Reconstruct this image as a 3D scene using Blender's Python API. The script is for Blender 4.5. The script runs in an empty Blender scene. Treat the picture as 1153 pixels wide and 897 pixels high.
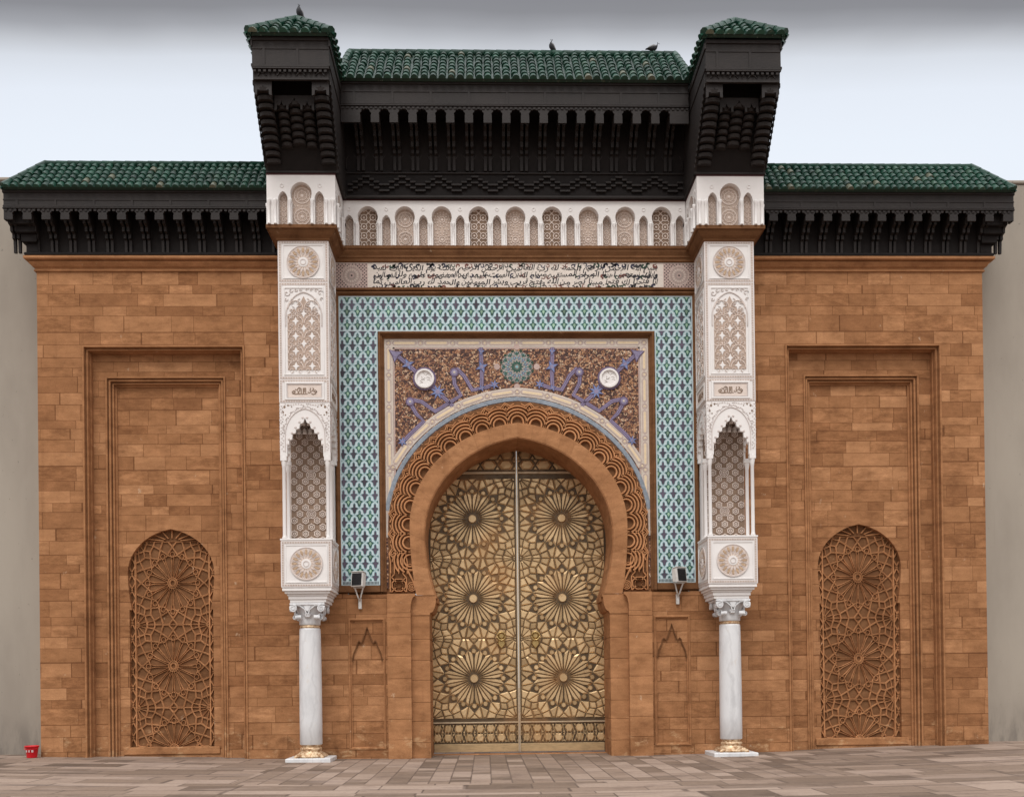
import bpy, bmesh, math, random
from math import sin, cos, pi, sqrt, radians, atan2, floor
from mathutils import Vector, Matrix
from mathutils.geometry import tessellate_polygon

# ---------------------------------------------------------------- scene, camera, light
S = bpy.context.scene
COL = S.collection
cam_d = bpy.data.cameras.new("camera"); cam = bpy.data.objects.new("camera", cam_d); COL.objects.link(cam)
S.camera = cam
ROLL, PITCH, YAW = -0.0116387553, 0.00576636845, 0.0299678075
r_ = Vector((1, 0, 0)); u_ = Vector((0, 0, 1)); f_ = Vector((0, 1, 0))
r_, f_ = cos(YAW)*r_ - sin(YAW)*f_, cos(YAW)*f_ + sin(YAW)*r_
f_, u_ = cos(PITCH)*f_ + sin(PITCH)*u_, cos(PITCH)*u_ - sin(PITCH)*f_
r_, u_ = cos(ROLL)*r_ + sin(ROLL)*u_, cos(ROLL)*u_ - sin(ROLL)*r_
b_ = -f_
cam.matrix_world = Matrix(((r_.x, u_.x, b_.x, -0.8236), (r_.y, u_.y, b_.y, -24.0), (r_.z, u_.z, b_.z, 1.7), (0, 0, 0, 1)))
cam_d.sensor_width = 36; cam_d.sensor_fit = 'HORIZONTAL'
cam_d.lens = 1151.33/1153*36
cam_d.shift_x = (576.5-581.2)/1153
cam_d.shift_y = (761.55-448.5)/1153
cam_d.clip_start = 0.1; cam_d.clip_end = 2000

SUN_EL, SUN_AZ = 54.0, -12.0          # azimuth measured from straight behind the camera
wd = bpy.data.worlds.new("World"); S.world = wd; wd.use_nodes = True
nt = wd.node_tree; nt.nodes.clear()
def wn(t, **k):
    n = nt.nodes.new(t)
    for a, b in k.items(): setattr(n, a, b)
    return n
wo = wn('ShaderNodeOutputWorld'); bg = wn('ShaderNodeBackground'); bg2 = wn('ShaderNodeBackground'); add = wn('ShaderNodeAddShader')
sky = wn('ShaderNodeTexSky', sky_type='NISHITA', sun_disc=False, sun_elevation=radians(SUN_EL), sun_rotation=radians(180+SUN_AZ))
tc = wn('ShaderNodeTexCoord'); sx = wn('ShaderNodeSeparateXYZ'); ns = wn('ShaderNodeTexNoise'); ns.inputs['Scale'].default_value = 2.2; ns.inputs['Detail'].default_value = 5
mp = wn('ShaderNodeMapping'); mp.inputs['Scale'].default_value = (1, 1, 3.0)
# overcast: a straight cloud edge parallel to the facade; angle 0 = front horizon, .5 = zenith, 1 = horizon behind
ang = wn('ShaderNodeMath', operation='ARCTAN2'); dv = wn('ShaderNodeMath', operation='DIVIDE'); dv.inputs[1].default_value = pi
ma = wn('ShaderNodeMath', operation='MULTIPLY_ADD'); ma.inputs[1].default_value = 0.013; ma2 = wn('ShaderNodeMath', operation='ADD')
rp = wn('ShaderNodeValToRGB')
nt.links.new(tc.outputs['Generated'], sx.inputs[0]); nt.links.new(tc.outputs['Generated'], mp.inputs['Vector']); nt.links.new(mp.outputs[0], ns.inputs['Vector'])
nt.links.new(sx.outputs['Z'], ang.inputs[0]); nt.links.new(sx.outputs['Y'], ang.inputs[1]); nt.links.new(ang.outputs[0], dv.inputs[0])
nt.links.new(ns.outputs['Fac'], ma.inputs[0]); ma.inputs[2].default_value = -0.005
nt.links.new(ma.outputs[0], ma2.inputs[0]); nt.links.new(dv.outputs[0], ma2.inputs[1]); nt.links.new(ma2.outputs[0], rp.inputs[0])
SKY = [(0.0, (.73, .76, .79)), (.10, (.72, .76, .80)), (.155, (.69, .735, .80)), (.168, (.66, .70, .765)), (.1755, (.585, .615, .665)), (.1795, (.46, .475, .505)), (.1834, (.31, .315, .335)), (.188, (.21, .21, .222)),
       (.215, (.17, .17, .18)), (.30, (.95, .97, 1.0)), (.42, (1.35, 1.36, 1.38)), (.62, (1.4, 1.4, 1.4)), (.82, (.95, .94, .93)), (.955, (.74, .73, .72)), (1.0, (.30, .29, .28))]
el = rp.color_ramp.elements
el[0].position = 0; el[0].color = (*SKY[0][1], 1); el[1].position = 1; el[1].color = (*SKY[-1][1], 1)
for p, c in SKY[1:-1]:
    e = el.new(p); e.color = (*c, 1)
bg.inputs['Strength'].default_value = 1.0; nt.links.new(rp.outputs[0], bg.inputs['Color'])
bg2.inputs['Strength'].default_value = 0.006; nt.links.new(sky.outputs[0], bg2.inputs['Color'])
nt.links.new(bg.outputs[0], add.inputs[0]); nt.links.new(bg2.outputs[0], add.inputs[1]); nt.links.new(add.outputs[0], wo.inputs['Surface'])

sl = bpy.data.lights.new("sun", 'SUN'); sun = bpy.data.objects.new("sun", sl); COL.objects.link(sun)
sl.energy = 1.5; sl.angle = radians(28); sl.color = (1.0, .965, .92)
d_ = Vector((-sin(radians(SUN_AZ))*cos(radians(SUN_EL)), cos(radians(SUN_AZ))*cos(radians(SUN_EL)), -sin(radians(SUN_EL))))
sun.rotation_euler = d_.to_track_quat('-Z', 'Y').to_euler(); sun.location = (0, -60, 60)
S.view_settings.view_transform = 'Standard'; S.view_settings.look = 'None'; S.view_settings.gamma = 1
S.view_settings.use_curve_mapping = False; S.view_settings.exposure = 0.25

random.seed(7)
# ---------------------------------------------------------------- mesh helper
class MB:
    def __init__(s):
        s.v = []; s.f = []; s.m = []; s.t = []; s.s = []
        s.M = None; s.mat = 0; s.tint = 0.5; s.smooth = False
    def p(s, x, y, z):
        v = Vector((x, y, z))
        if s.M is not None: v = s.M @ v
        s.v.append(v); return len(s.v)-1
    def fc(s, *i):
        s.f.append(tuple(i)); s.m.append(s.mat); s.t.append(s.tint); s.s.append(s.smooth)
    def box(s, x0, x1, y0, y1, z0, z1, b=0.0):
        if b <= 0:
            q = [s.p(x, y, z) for z in (z0, z1) for y in (y0, y1) for x in (x0, x1)]
            for a in ((0, 1, 5, 4), (1, 3, 7, 5), (3, 2, 6, 7), (2, 0, 4, 6), (4, 5, 7, 6), (0, 2, 3, 1)): s.fc(*[q[k] for k in a])
        else:
            s.loft([[(x0+b, y0+b, z0), (x1-b, y0+b, z0), (x1-b, y1-b, z0), (x0+b, y1-b, z0)],
                    [(x0, y0, z0+b), (x1, y0, z0+b), (x1, y1, z0+b), (x0, y1, z0+b)],
                    [(x0, y0, z1-b), (x1, y0, z1-b), (x1, y1, z1-b), (x0, y1, z1-b)],
                    [(x0+b, y0+b, z1), (x1-b, y0+b, z1), (x1-b, y1-b, z1), (x0+b, y1-b, z1)]])
    def loft(s, rings, cap0=True, cap1=True, closed=True):
        R = [[s.p(*q) for q in r] for r in rings]; n = len(R[0])
        for a, b in zip(R, R[1:]):
            for i in range(n if closed else n-1):
                j = (i+1) % n; s.fc(a[i], a[j], b[j], b[i])
        sm = s.smooth; s.smooth = False
        if cap0: s.fc(*R[0][::-1])
        if cap1: s.fc(*R[-1])
        s.smooth = sm
    def lathe(s, cx, cy, prof, n=20):           # prof [(r,z)]
        s.loft([[(cx+r*cos(2*pi*i/n), cy+r*sin(2*pi*i/n), z) for i in range(n)] for r, z in prof])
    def plate(s, outer, holes, y0, y1, back=True):   # XZ polygons, front y0, back y1
        pls = [outer]+list(holes)
        tri = tessellate_polygon([[Vector((x, z, 0)) for x, z in q] for q in pls])
        flat = [q for pl in pls for q in pl]
        A = [s.p(x, y0, z) for x, z in flat]; B = [s.p(x, y1, z) for x, z in flat]
        for t in tri:
            s.fc(A[t[0]], A[t[1]], A[t[2]])
            if back: s.fc(B[t[2]], B[t[1]], B[t[0]])
        o = 0
        for q in pls:
            n = len(q)
            for i in range(n):
                j = (i+1) % n; s.fc(A[o+i], A[o+j], B[o+j], B[o+i])
            o += n
    def poly(s, pts, y):
        if len(pts) >= 3: s.fc(*[s.p(x, y, z) for x, z in pts])
    def pillow(s, pts, y0, h, inset=.2, cap=True):   # raised piece with bevelled rim; goes towards -y
        cx = sum(q[0] for q in pts)/len(pts); cz = sum(q[1] for q in pts)/len(pts)
        a = [s.p(x, y0, z) for x, z in pts]
        b = [s.p(cx+(x-cx)*(1-inset), y0-h, cz+(z-cz)*(1-inset)) for x, z in pts]
        n = len(pts)
        for i in range(n):
            j = (i+1) % n; s.fc(a[i], a[j], b[j], b[i])
        if cap: s.fc(*b)
    def ribbon(s, pts, w, y0, h, bevel=.3, closed=False):   # polyline in XZ, raised towards -y
        n = len(pts); rows = []
        for i in range(n):
            if closed: a = pts[(i-1) % n]; b = pts[(i+1) % n]
            else: a = pts[max(i-1, 0)]; b = pts[min(i+1, n-1)]
            dx, dz = b[0]-a[0], b[1]-a[1]; L = sqrt(dx*dx+dz*dz) or 1
            nx, nz = -dz/L, dx/L
            k = w/2; ki = k*(1-bevel)
            x, z = pts[i]
            rows.append([s.p(x+nx*k, y0, z+nz*k), s.p(x+nx*ki, y0-h, z+nz*ki), s.p(x-nx*ki, y0-h, z-nz*ki), s.p(x-nx*k, y0, z-nz*k)])
        for i in range(n if closed else n-1):
            a, b = rows[i], rows[(i+1) % n]
            for k in range(3): s.fc(a[k], a[k+1], b[k+1], b[k])
        if not closed:
            s.fc(*rows[0]); s.fc(*rows[-1][::-1])
    def tube(s, pts, r, n=8):
        P = [Vector(q) for q in pts]; rings = []
        for i, q in enumerate(P):
            d = (P[min(i+1, len(P)-1)]-P[max(i-1, 0)]).normalized()
            a = d.cross(Vector((0, 0, 1)))
            if a.length < 1e-3: a = d.cross(Vector((1, 0, 0)))
            a.normalize(); b = d.cross(a)
            rr = r[i] if isinstance(r, (list, tuple)) else r
            rings.append([tuple(q+a*(rr*cos(2*pi*k/n))+b*(rr*sin(2*pi*k/n))) for k in range(n)])
        s.loft(rings)
    def disc(s, cx, cz, r, y, n=24): s.poly([(cx+r*cos(2*pi*i/n), cz+r*sin(2*pi*i/n)) for i in range(n)], y)
    def build(s, name, mats, parent=None, loc=None, recalc=True):
        me = bpy.data.meshes.new(name); me.from_pydata([tuple(v) for v in s.v], [], s.f)
        for m in (mats if isinstance(mats, (list, tuple)) else [mats]): me.materials.append(m)
        me.polygons.foreach_set('material_index', s.m); me.polygons.foreach_set('use_smooth', s.s)
        at = me.attributes.new('tint', 'FLOAT', 'FACE'); at.data.foreach_set('value', s.t)
        if recalc:
            bm = bmesh.new(); bm.from_mesh(me); bmesh.ops.recalc_face_normals(bm, faces=bm.faces); bm.to_mesh(me); bm.free()
        me.update()
        o = bpy.data.objects.new(name, me); COL.objects.link(o)
        if parent is not None: o.parent = parent
        if loc: o.location = loc
        return o
def dup(o, parent, loc=None):
    c = o.copy(); COL.objects.link(c); c.parent = parent
    if loc is not None: c.location = loc
    for ch in [k for k in bpy.data.objects if k.parent == o]:
        d = ch.copy(); COL.objects.link(d); d.parent = c
    return c
def tag(o, label, cat=None, group=None):
    o['label'] = label
    if cat: o['category'] = cat
    if group: o['group'] = group
    return o
def rect(x0, x1, z0, z1): return [(x0, z0), (x1, z0), (x1, z1), (x0, z1)]
def clip_rect(poly, x0, x1, z0, z1):
    for ax, lim, sg in ((0, x0, 1), (0, x1, -1), (1, z0, 1), (1, z1, -1)):
        out = []
        for i in range(len(poly)):
            a, b = poly[i], poly[(i+1) % len(poly)]
            da, db = sg*(a[ax]-lim), sg*(b[ax]-lim)
            if da >= 0: out.append(a)
            if da*db < 0:
                t = da/(da-db); out.append((a[0]+t*(b[0]-a[0]), a[1]+t*(b[1]-a[1])))
        poly = out
        if len(poly) < 3: return []
    return poly
def arch(cx, hw, zc, zt, zb, wb, n=14, point=.06, low=True):
    """horseshoe arch outline, right foot -> apex -> left foot"""
    e = point*hw; R = hw+e; tm = math.acos(e/R); hs = R*sin(tm)
    right = []
    if low:
        for i in range(6):
            t = i/6; z = zb+(zc-zb)*t; right.append((hw-(hw-wb)*(1-t)**2, z))
    for i in range(n+1):
        t = tm*i/n; right.append((R*cos(t)-e, zc+R*sin(t)/hs*(zt-zc)))
    left = [(-x, z) for x, z in right[:-1][::-1]]
    return [(cx+x, z) for x, z in right+left]
def arch_open(cx, hw, zc, zt, zb, wb, z0, w0, **k):
    """opening: straight legs from z0 with half width w0 below the horseshoe"""
    return [(cx-w0, z0), (cx+w0, z0), (cx+w0, zb-.002)] + arch(cx, hw, zc, zt, zb, wb, **k) + [(cx-w0, zb-.002)]

# ---------------------------------------------------------------- materials
def lin(r, g, b):
    f = lambda c: (c/255/12.92) if c/255 <= .04045 else ((c/255+.055)/1.055)**2.4
    return (f(r), f(g), f(b), 1)
class NT:
    def __init__(s, name):
        s.m = bpy.data.materials.new(name); s.m.use_nodes = True; s.t = s.m.node_tree; s.t.nodes.clear()
        s.out = s.n('ShaderNodeOutputMaterial'); s.b = s.n('ShaderNodeBsdfPrincipled'); s.l(s.b.outputs[0], s.out.inputs['Surface'])
    def n(s, t, **k):
        q = s.t.nodes.new(t)
        for a, b in k.items(): setattr(q, a, b)
        return q
    def l(s, a, b): s.t.links.new(a, b)
    def _in(s, q, i, v):
        if hasattr(v, 'is_output'): s.l(v, q.inputs[i])
        elif v is not None: q.inputs[i].default_value = v
    def math(s, op, a, b=None, c=None):
        q = s.n('ShaderNodeMath', operation=op); s._in(q, 0, a); s._in(q, 1, b)
        if c is not None: s._in(q, 2, c)
        return q.outputs[0]
    def mix(s, f, a, b, bt='MIX'):
        q = s.n('ShaderNodeMix', data_type='RGBA', blend_type=bt); s._in(q, 0, f); s._in(q, 6, a); s._in(q, 7, b); return q.outputs[2]
    def pos(s):
        g = s.n('ShaderNodeNewGeometry'); return g.outputs['Position']
    def sep(s, v):
        q = s.n('ShaderNodeSeparateXYZ'); s.l(v, q.inputs[0]); return q.outputs
    def comb(s, x, y, z):
        q = s.n('ShaderNodeCombineXYZ'); s._in(q, 0, x); s._in(q, 1, y); s._in(q, 2, z); return q.outputs[0]
    def noise(s, v, sc, det=4, rough=.55, scale=None, out='Fac'):
        if scale is not None:
            m = s.n('ShaderNodeMapping'); s.l(v, m.inputs[0]); m.inputs['Scale'].default_value = scale; v = m.outputs[0]
        q = s.n('ShaderNodeTexNoise'); s.l(v, q.inputs['Vector']); q.inputs['Scale'].default_value = sc; q.inputs['Detail'].default_value = det; q.inputs['Roughness'].default_value = rough
        return q.outputs[out]
    def ramp(s, f, stops):
        q = s.n('ShaderNodeValToRGB'); e = q.color_ramp.elements
        e[0].position = stops[0][0]; e[0].color = stops[0][1]; e[1].position = stops[-1][0]; e[1].color = stops[-1][1]
        for p, c in stops[1:-1]:
            k = e.new(p); k.color = c
        s.l(f, q.inputs[0]); return q.outputs[0]
    def range(s, f, a, b, c=0., d=1.):
        q = s.n('ShaderNodeMapRange'); q.interpolation_type = 'SMOOTHSTEP'; s._in(q, 0, f)
        for i, v in ((1, a), (2, b), (3, c), (4, d)): s._in(q, i, v)
        return q.outputs[0]
    def white(s, v, dim='2D', out='Value'):
        q = s.n('ShaderNodeTexWhiteNoise', noise_dimensions=dim)
        s.l(v, q.inputs['W' if dim == '1D' else 'Vector']); return q.outputs[out]
    def attr(s, nm='tint'):
        q = s.n('ShaderNodeAttribute', attribute_name=nm); return q.outputs['Fac']
    def bump(s, h, st=.3, dist=.01):
        q = s.n('ShaderNodeBump'); q.inputs['Strength'].default_value = st; q.inputs['Distance'].default_value = dist; s.l(h, q.inputs['Height']); s.l(q.outputs[0], s.b.inputs['Normal'])
    def set(s, col=None, rough=None, metal=None, spec=None):
        if col is not None: s._in(s.b, 'Base Color', col)
        if rough is not None: s._in(s.b, 'Roughness', rough)
        if metal is not None: s._in(s.b, 'Metallic', metal)
        if spec is not None: s._in(s.b, 'Specular IOR Level', spec)
        return s.m
    def ashlar(s, u, v, W, H, warp=True, gap=(.003, .0105)):
        if warp:
            vz = s.math('ADD', s.math('DIVIDE', v, H), s.math('ADD', s.math('MULTIPLY', s.math('SINE', s.math('MULTIPLY', v, 4.1)), .20), s.math('MULTIPLY', s.math('SINE', s.math('MULTIPLY', v, 9.7)), .12)))
        else: vz = s.math('DIVIDE', v, H)
        row = s.math('FLOOR', vz); fv = s.math('FRACT', vz)
        r1 = s.white(row, '1D')
        w = s.math('MULTIPLY_ADD', r1, W*.5, W*.78)
        uu = s.math('ADD', s.math('DIVIDE', u, w), s.math('MULTIPLY', r1, 37.3))
        uu = s.math('ADD', uu, s.math('MULTIPLY', s.math('SINE', s.math('MULTIPLY', uu, 2.4)), .26))
        colm = s.math('FLOOR', uu); fu = s.math('FRACT', uu)
        cv = s.comb(colm, row, 0.)
        c1 = s.white(cv, '2D'); q = s.n('ShaderNodeTexWhiteNoise', noise_dimensions='3D'); s.l(s.comb(colm, row, 3.7), q.inputs['Vector']); c2 = q.outputs['Value']
        du = s.math('MULTIPLY', s.math('MINIMUM', fu, s.math('SUBTRACT', 1., fu)), w)
        dv = s.math('MULTIPLY', s.math('MINIMUM', fv, s.math('SUBTRACT', 1., fv)), H)
        m = s.range(s.math('MINIMUM', du, dv), gap[0], gap[1])
        return c1, c2, m

def stone_material(name, blocks=True, light=1.0, tintmix=0.0):
    t = NT(name); P = t.pos(); x, y, z = t.sep(P)
    u = t.math('ADD', x, y)
    big = t.noise(P, .55, 4, .6)
    mott = t.noise(P, 1.9, 6, .68, scale=(1, 1, 1.7))
    fine = t.noise(P, 34, 3, .6, scale=(1, 1, 2.0))
    if blocks:
        c1, c2, m = t.ashlar(u, z, .76, .285)
        off = t.comb(t.math('MULTIPLY', c1, 31.), 0., t.math('MULTIPLY', c2, 17.))
        q = t.n('ShaderNodeVectorMath', operation='ADD'); t.l(P, q.inputs[0]); t.l(off, q.inputs[1])
        streak = t.noise(q.outputs[0], 1.0, 8, .78, scale=(2.4, 2.4, 8.5))
        sw = t.math('MULTIPLY_ADD', t.range(c2, .2, .9), .55, .35)
    else:
        c1 = t.attr(); c2 = t.noise(P, 1.3, 2); m = None
        streak = t.noise(P, 1.0, 7, .72, scale=(2.0, 2.0, 7)); sw = .4
    L = light
    L *= 1.04
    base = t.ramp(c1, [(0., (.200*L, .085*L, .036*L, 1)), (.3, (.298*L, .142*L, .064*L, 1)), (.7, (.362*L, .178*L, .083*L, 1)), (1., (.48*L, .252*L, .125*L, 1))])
    base = t.mix(.42, base, (.332*L, .159*L, .072*L, 1))
    s1 = t.range(streak, .33, .70)
    base = t.mix(sw, base, t.mix(s1, t.mix(1., base, (.62, .57, .53, 1), 'MULTIPLY'), t.mix(1., base, (1.22, 1.22, 1.22, 1), 'MULTIPLY')))
    base = t.mix(t.math('MULTIPLY', t.range(mott, .48, .68), .7), base, t.mix(1., base, (1.28, 1.30, 1.34, 1), 'MULTIPLY'))
    base = t.mix(t.math('MULTIPLY', t.range(mott, .50, .30), .65), base, t.mix(1., base, (.62, .57, .54, 1), 'MULTIPLY'))
    base = t.mix(t.math('MULTIPLY', t.range(big, .53, .78), .5), base, t.mix(1., base, (.62, .56, .53, 1), 'MULTIPLY'))
    base = t.mix(t.math('MULTIPLY', t.range(fine, .42, .72), .45), base, t.mix(1., base, (.62, .58, .55, 1), 'MULTIPLY'))
    drip = t.noise(P, 1.0, 5, .65, scale=(3.2, 3.2, .22))
    base = t.mix(t.math('MULTIPLY', t.range(drip, .55, .75), .38), base, t.mix(1., base, (.55, .5, .48, 1), 'MULTIPLY'))
    pale = t.noise(P, 2.3, 6, .72, scale=(1, 1, 1.8))
    low = t.range(z, 1.5, .1, 0., .13)
    pm = t.range(t.math('ADD', pale, low), .66, .80)
    base = t.mix(t.math('MULTIPLY', pm, .6), base, (.56, .36, .20, 1))
    grime = t.noise(P, 1.7, 6, .7, scale=(1, 1, .8))
    base = t.mix(t.math('MULTIPLY', t.range(t.math('ADD', grime, t.range(z, 1.3, .0, 0., .12)), .62, .78), .6), base, t.mix(1., base, (.45, .40, .38, 1), 'MULTIPLY'))
    ws = t.noise(P, 1.0, 5, .7, scale=(4.2, 4.2, 2.6))
    base = t.mix(t.math('MULTIPLY', t.range(ws, .66, .72), .42), base, (.62, .48, .34, 1))
    if m is not None:
        base = t.mix(m, t.mix(1., base, (.52, .46, .42, 1), 'MULTIPLY'), base)
        h = t.math('ADD', t.math('MULTIPLY', m, .45), t.math('MULTIPLY', t.math('ADD', fine, streak), .35))
    else: h = t.math('ADD', fine, streak)
    t.bump(h, .3, .007)
    return t.set(base, .88, spec=.15)
M = {}
M['stone'] = stone_material('brown ashlar sandstone')
M['trim'] = stone_material('brown dressed sandstone', False, 1.04)
M['trim_dark'] = stone_material('dark sandstone moulding', False, .55)  # darker copy of the dressed stone, for mouldings and the groove line
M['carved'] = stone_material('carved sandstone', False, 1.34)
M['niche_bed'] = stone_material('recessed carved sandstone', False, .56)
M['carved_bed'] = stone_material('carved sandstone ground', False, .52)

def plain(name, col, rough=.6, var=.25, sc=6, spec=.3, metal=0., dark=.6, bump=0., aniso=(1, 1, 1), piece=0.):
    t = NT(name); P = t.pos(); n = t.noise(P, sc, 5, .6, scale=aniso); n2 = t.noise(P, sc*.13, 3)
    k = t.math('MULTIPLY', t.range(t.math('ADD', t.math('MULTIPLY', n, .6), t.math('MULTIPLY', n2, .4)), .38, .68), var*2)
    c = t.mix(k, (*col, 1), (col[0]*dark, col[1]*dark, col[2]*dark, 1))
    if piece:
        f_ = t.math('MULTIPLY_ADD', t.attr(), 2*piece, 1-piece); c = t.mix(1., c, t.comb(f_, f_, f_), 'MULTIPLY')
    if bump: t.bump(n, bump, .01)
    return t.set(c, rough, metal, spec)
M['white'] = plain('white plaster', (.76, .73, .715), .7, .16, 3, dark=.84)
M['whiteline'] = plain('carved plaster lines', (.62, .55, .52), .8, .3, 8, dark=.7)
M['tan'] = plain('tinted carved plaster', (.46, .35, .285), .8, .35, 14, dark=.6)
M['tan_pale'] = plain('pale tinted carved plaster', (.54, .43, .36), .8, .35, 14, dark=.66)
M['tandark'] = plain('dark carved plaster ground', (.255, .175, .125), .85, .35, 14, dark=.6)
M['lattice'] = plain('pale lattice plaster', (.70, .60, .54), .8, .3, 10, dark=.75)
M['gilt'] = plain('ochre tinted plaster', (.52, .37, .25), .7, .45, 22, dark=.62)
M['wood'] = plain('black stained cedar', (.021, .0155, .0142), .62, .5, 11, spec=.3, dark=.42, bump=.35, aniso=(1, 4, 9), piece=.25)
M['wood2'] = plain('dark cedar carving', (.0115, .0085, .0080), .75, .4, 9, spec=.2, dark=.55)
M['black'] = plain('shadow gap timber', (.006, .005, .006), .9, .2, 9, spec=.05)
M['red_line'] = plain('dark red painted fillet', (.055, .012, .014), .6, .3, 7)
M['iron'] = plain('black lamp housing', (.012, .012, .014), .4, .2, 7, spec=.4)
M['lampgrey'] = plain('pale grey lamp casing', (.66, .64, .61), .45, .25, 12)
M['pigeon'] = plain('dark grey feathers', (.028, .028, .034), .7, .5, 40)
M['pigeon2'] = plain('pale grey feathers', (.22, .22, .23), .7, .4, 40)
M['beak'] = plain('dark beak', (.02, .018, .016), .5, .2, 20)
M['redplastic'] = plain('red plastic', (.62, .008, .018), .35, .2, 12, spec=.45, dark=.8)
M['whitemark'] = plain('white mark', (.75, .6, .6), .5, .2, 20)
M['cream'] = plain('cream mosaic', (.58, .505, .44), .55, .3, 16, dark=.72)
M['pale_cream'] = plain('pale cream mosaic', (.68, .605, .54), .55, .3, 16, dark=.78)
M['creamy'] = plain('yellow cream mosaic', (.74, .58, .38), .5, .3, 20, dark=.8)
M['greybead'] = plain('grey beige mosaic', (.36, .31, .28), .55, .4, 22, dark=.6)
M['pinkm'] = plain('pink grey mosaic', (.50, .37, .33), .55, .4, 30, dark=.68)
M['blue'] = plain('blue violet mosaic', (.27, .235, .36), .45, .4, 22, dark=.6)
M['blue2'] = plain('bright blue mosaic', (.19, .255, .48), .4, .4, 22, dark=.6)
M['blue_edge'] = plain('dark violet mosaic', (.15, .105, .185), .5, .4, 22)
M['bluegrey'] = plain('blue grey mosaic band', (.27, .31, .36), .5, .5, 16, dark=.62)
M['t_white'] = plain('white aqua glazed tile', (.53, .645, .68), .3, .3, 20, spec=.5, dark=.75, piece=.2)
M['t_aqua'] = plain('turquoise glazed tile', (.215, .40, .43), .3, .4, 20, spec=.5, dark=.62, piece=.2)
M['t_purple'] = plain('purple glazed tile', (.085, .066, .10), .3, .5, 25, spec=.5, dark=.55, piece=.5)
M['t_green'] = plain('green glazed tile', (.024, .090, .062), .3, .5, 25, spec=.5, dark=.55, piece=.5)
M['t_pale'] = plain('pale green glazed tile', (.27, .43, .31), .3, .4, 25, spec=.5, dark=.7, piece=.5)
M['scroll_tan'] = plain('orange tan mosaic', (.42, .215, .105), .5, .4, 22)
M['scroll_cream'] = plain('sand mosaic', (.56, .40, .26), .5, .4, 22)
M['scroll_dark'] = plain('dark umber mosaic', (.05, .025, .022), .5, .4, 22)
M['ink'] = plain('black inlaid lettering', (.022, .020, .024), .5, .4, 22)
M['ink2'] = plain('navy inlaid leaf', (.030, .030, .060), .5, .4, 22)
M['ink3'] = plain('green inlaid leaf', (.025, .055, .035), .5, .4, 22)
M['ink4'] = plain('rust inlaid leaf', (.18, .06, .045), .5, .4, 22)
M['threshold'] = plain('pale brass kick plate', (.46, .32, .17), .5, .4, 9, spec=.4, metal=.15, dark=.6, aniso=(.6, 1, 3))
M['brassy'] = plain('polished brass', (.52, .36, .15), .3, .3, 12, metal=.75)

def marble():
    t = NT('grey veined marble'); P = t.pos()
    n = t.noise(P, 2.2, 6, .7, scale=(1.6, 1.6, .5)); w = t.n('ShaderNodeTexWave'); w.inputs['Scale'].default_value = 1.1; w.inputs['Distortion'].default_value = 9; w.inputs['Detail'].default_value = 5; t.l(P, w.inputs['Vector'])
    c = t.mix(t.range(n, .42, .7, 0., .55), (.66, .66, .67, 1), (.46, .46, .475, 1))
    c = t.mix(t.range(w.outputs['Fac'], .86, .99, 0., .16), c, (.30, .29, .30, 1))
    c = t.mix(t.range(t.noise(P, 5, 4), .60, .75, 0., .25), c, (.55, .42, .30, 1))
    return t.set(c, .42, spec=.4)
M['marble'] = marble()
def gold_base():
    t = NT('gilded worn column base'); P = t.pos(); n = t.noise(P, 14, 4, .6)
    c = t.mix(t.range(n, .35, .65), (.74, .57, .38, 1), (.34, .18, .085, 1))
    return t.set(c, .4, .35, .4)
M['goldbase'] = gold_base()
def glaze():
    t = NT('green glazed roof tile'); P = t.pos(); k = t.attr()
    c = t.ramp(k, [(0., (.0045, .024, .015, 1)), (.5, (.007, .042, .026, 1)), (.86, (.012, .058, .036, 1)), (.94, (.016, .066, .042, 1)), (1., (.10, .105, .07, 1))])
    n = t.noise(P, 9, 5, .65)
    c = t.mix(t.range(n, .56, .75, 0., .6), c, (.10, .105, .075, 1))
    c = t.mix(t.range(t.noise(P, 23, 3), .68, .74, 0., .55), c, (.30, .30, .26, 1))
    t.bump(n, .15, .01)
    return t.set(c, t.range(n, .3, .75, .30, .62), spec=.32)
M['glaze'] = glaze()
def bronze(name, a, b, m):
    t = NT(name); P = t.pos(); k = t.attr(); n = t.noise(P, 7, 5, .65); n2 = t.noise(P, .8, 3)
    c = t.mix(k, (*a, 1), (*b, 1))
    c = t.mix(t.range(n, .5, .75, 0., .5), c, (b[0]*.5, b[1]*.45, b[2]*.42, 1))
    c = t.mix(t.range(n2, .5, .72, 0., .35), c, (.50, .25, .09, 1))
    t.bump(n, .18, .01)
    return t.set(c, t.range(n, .3, .8, .34, .58), m, .5)
M['bronze'] = bronze('worn bronze relief', (.74, .53, .295), (.40, .27, .14), .62)
M['bronze_bed'] = bronze('dark bronze ground', (.12, .078, .042), (.075, .05, .028), .45)
M['bronze_bar'] = bronze('bronze bar', (.52, .41, .28), (.42, .31, .2), .6)
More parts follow.
